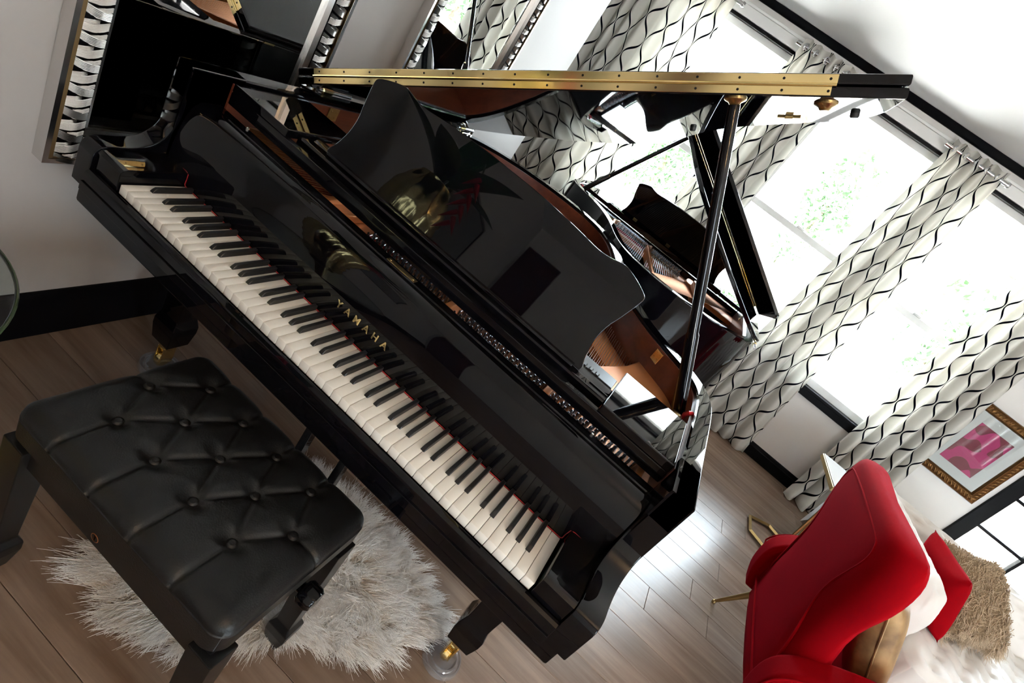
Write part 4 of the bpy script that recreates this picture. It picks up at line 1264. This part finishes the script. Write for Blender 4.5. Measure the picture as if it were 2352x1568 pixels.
vp = [(.0, .0), (.075, 0), (.085, .03), (.10, .15), (.12, .32), (.135, .48), (.14, .60), (.12, .68), (.09, .73), (.085, .75)]
vp2 = [(r_ + 0, z_) for r_, z_ in catmull(vp, 4)]
lathe(bm, vp2, 48)
for v in bm.verts:
    a = math.atan2(v.co.y, v.co.x); r_ = math.hypot(v.co.x, v.co.y)
    if r_ > .05:
        d_ = .010 * math.sin(9 * a + (PI if int(v.co.z / .075) % 2 else 0)) * math.sin(v.co.z * 2 * PI / .15)
        v.co.x *= 1 + d_ / r_; v.co.y *= 1 + d_ / r_
mobj('body', bm, 'brass', vz, 50)
def leafm(L, wd):
    bm = BM()
    def f(a, b_):
        w_ = wd * math.sin(PI * min(1, a ** .8 + .001)) * (2 * b_ - 1)
        return (L * a, w_, .25 * L * (a - a * a * 1.5) + .15 * abs(w_))
    grid(bm, 12, 4, f); return bm
for (rz_, el, L, wd, z_) in ((.3, -.5, .42, .07, .74), (1.4, -.2, .45, .07, .76), (2.6, -.6, .40, .06, .74), (-.9, -.35, .38, .06, .75), (.7, -.9, .50, .07, .76)):
    o = mobj('leaf', leafm(L, wd), 'leaf_dark', vz, 60); o.location = (0, 0, z_); o.rotation_euler = (0, el, rz_)
st = BM(); tube(st, [(0, 0, .6), (.06, .03, .86), (.13, .06, .93), (.17, .08, .86)], [.006, .006, .005, .004], 8); mobj('stem', st, 'leaf_dark', vz)
hb = BM()
for i in range(9):
    z_ = .86 - i * .028
    sgn = 1 if i % 2 else -1
    t_ = BM(); lathe(t_, [(0, -.005), (.012, .0), (.010, .03), (0, .085)], 8)
    merge(hb, t_, Matrix.Translation((.17 + .004 * i, .08, z_)) @ Matrix.Rotation(PI - .65, 4, 'Y' if True else 'X') @ Matrix.Rotation(0, 4, 'Z') if sgn > 0 else Matrix.Translation((.17 + .004 * i, .08, z_)) @ Matrix.Rotation(PI + .65, 4, 'Y'))
mobj('hanging_flower', hb, 'heliconia', vz)

# ------------------------------------------------------------------ things behind the camera that the lacquer mirrors
art = empty('wall_art', (XW, -1.75, 1.15)); tag(art, 'large grey artwork with thin dark frame on the left wall, mirrored in the music desk', 'picture')
mobj('canvas', box(BM(), .002, .018, -.42, .42, 0, .62), 'grey_art', art)
bm = BM(); box(bm, .001, .026, -.44, -.42, -.02, .64); box(bm, .001, .026, .42, .44, -.02, .64); box(bm, .001, .026, -.42, .42, -.02, 0); box(bm, .001, .026, -.42, .42, .62, .64)
mobj('frame', bm, 'satin_black', art)
dr = tag(mobj('burgundy_drape', box(BM(), -.25, .15, -3.395, -3.37, .0, 2.3, .01), 'burgundy_cloth'), 'dark burgundy drape on the wall behind the camera', 'curtain')
ch = empty('chandelier', (2.3, -1.5, ZC)); tag(ch, 'gold chandelier with small warm bulbs behind the camera', 'lamp')
bm = BM(); tube(bm, [(0, 0, 0), (0, 0, -.35)], .008, 8); tube(bm, [(.28 * math.cos(a), .28 * math.sin(a), -.36) for a in np.linspace(0, 2 * PI, 24, endpoint=False)], .008, 6, closed=True)
for i in range(4): tube(bm, [(0, 0, -.34), (.28 * math.cos(i * PI / 2), .28 * math.sin(i * PI / 2), -.36)], .006, 6)
mobj('frame', bm, 'gold_aged', ch)
bb = BM(); lathe(bb, [(0, 0), (.012, .004), (.016, .02), (.008, .045), (0, .055)], 12)
mbb = bpy.data.meshes.new('bulb'); bb.to_mesh(mbb); bb.free(); finish(mbb, 80)
m, nt, b = nodes('bulb_glow'); b.inputs['Emission Color'].default_value = (1, .62, .3, 1); b.inputs['Emission Strength'].default_value = 90.0
mbb.materials.append(MATS['bulb_glow'])
for i in range(8): share('bulb', mbb, ch, (.28 * math.cos(i * PI / 4), .28 * math.sin(i * PI / 4), -.355))
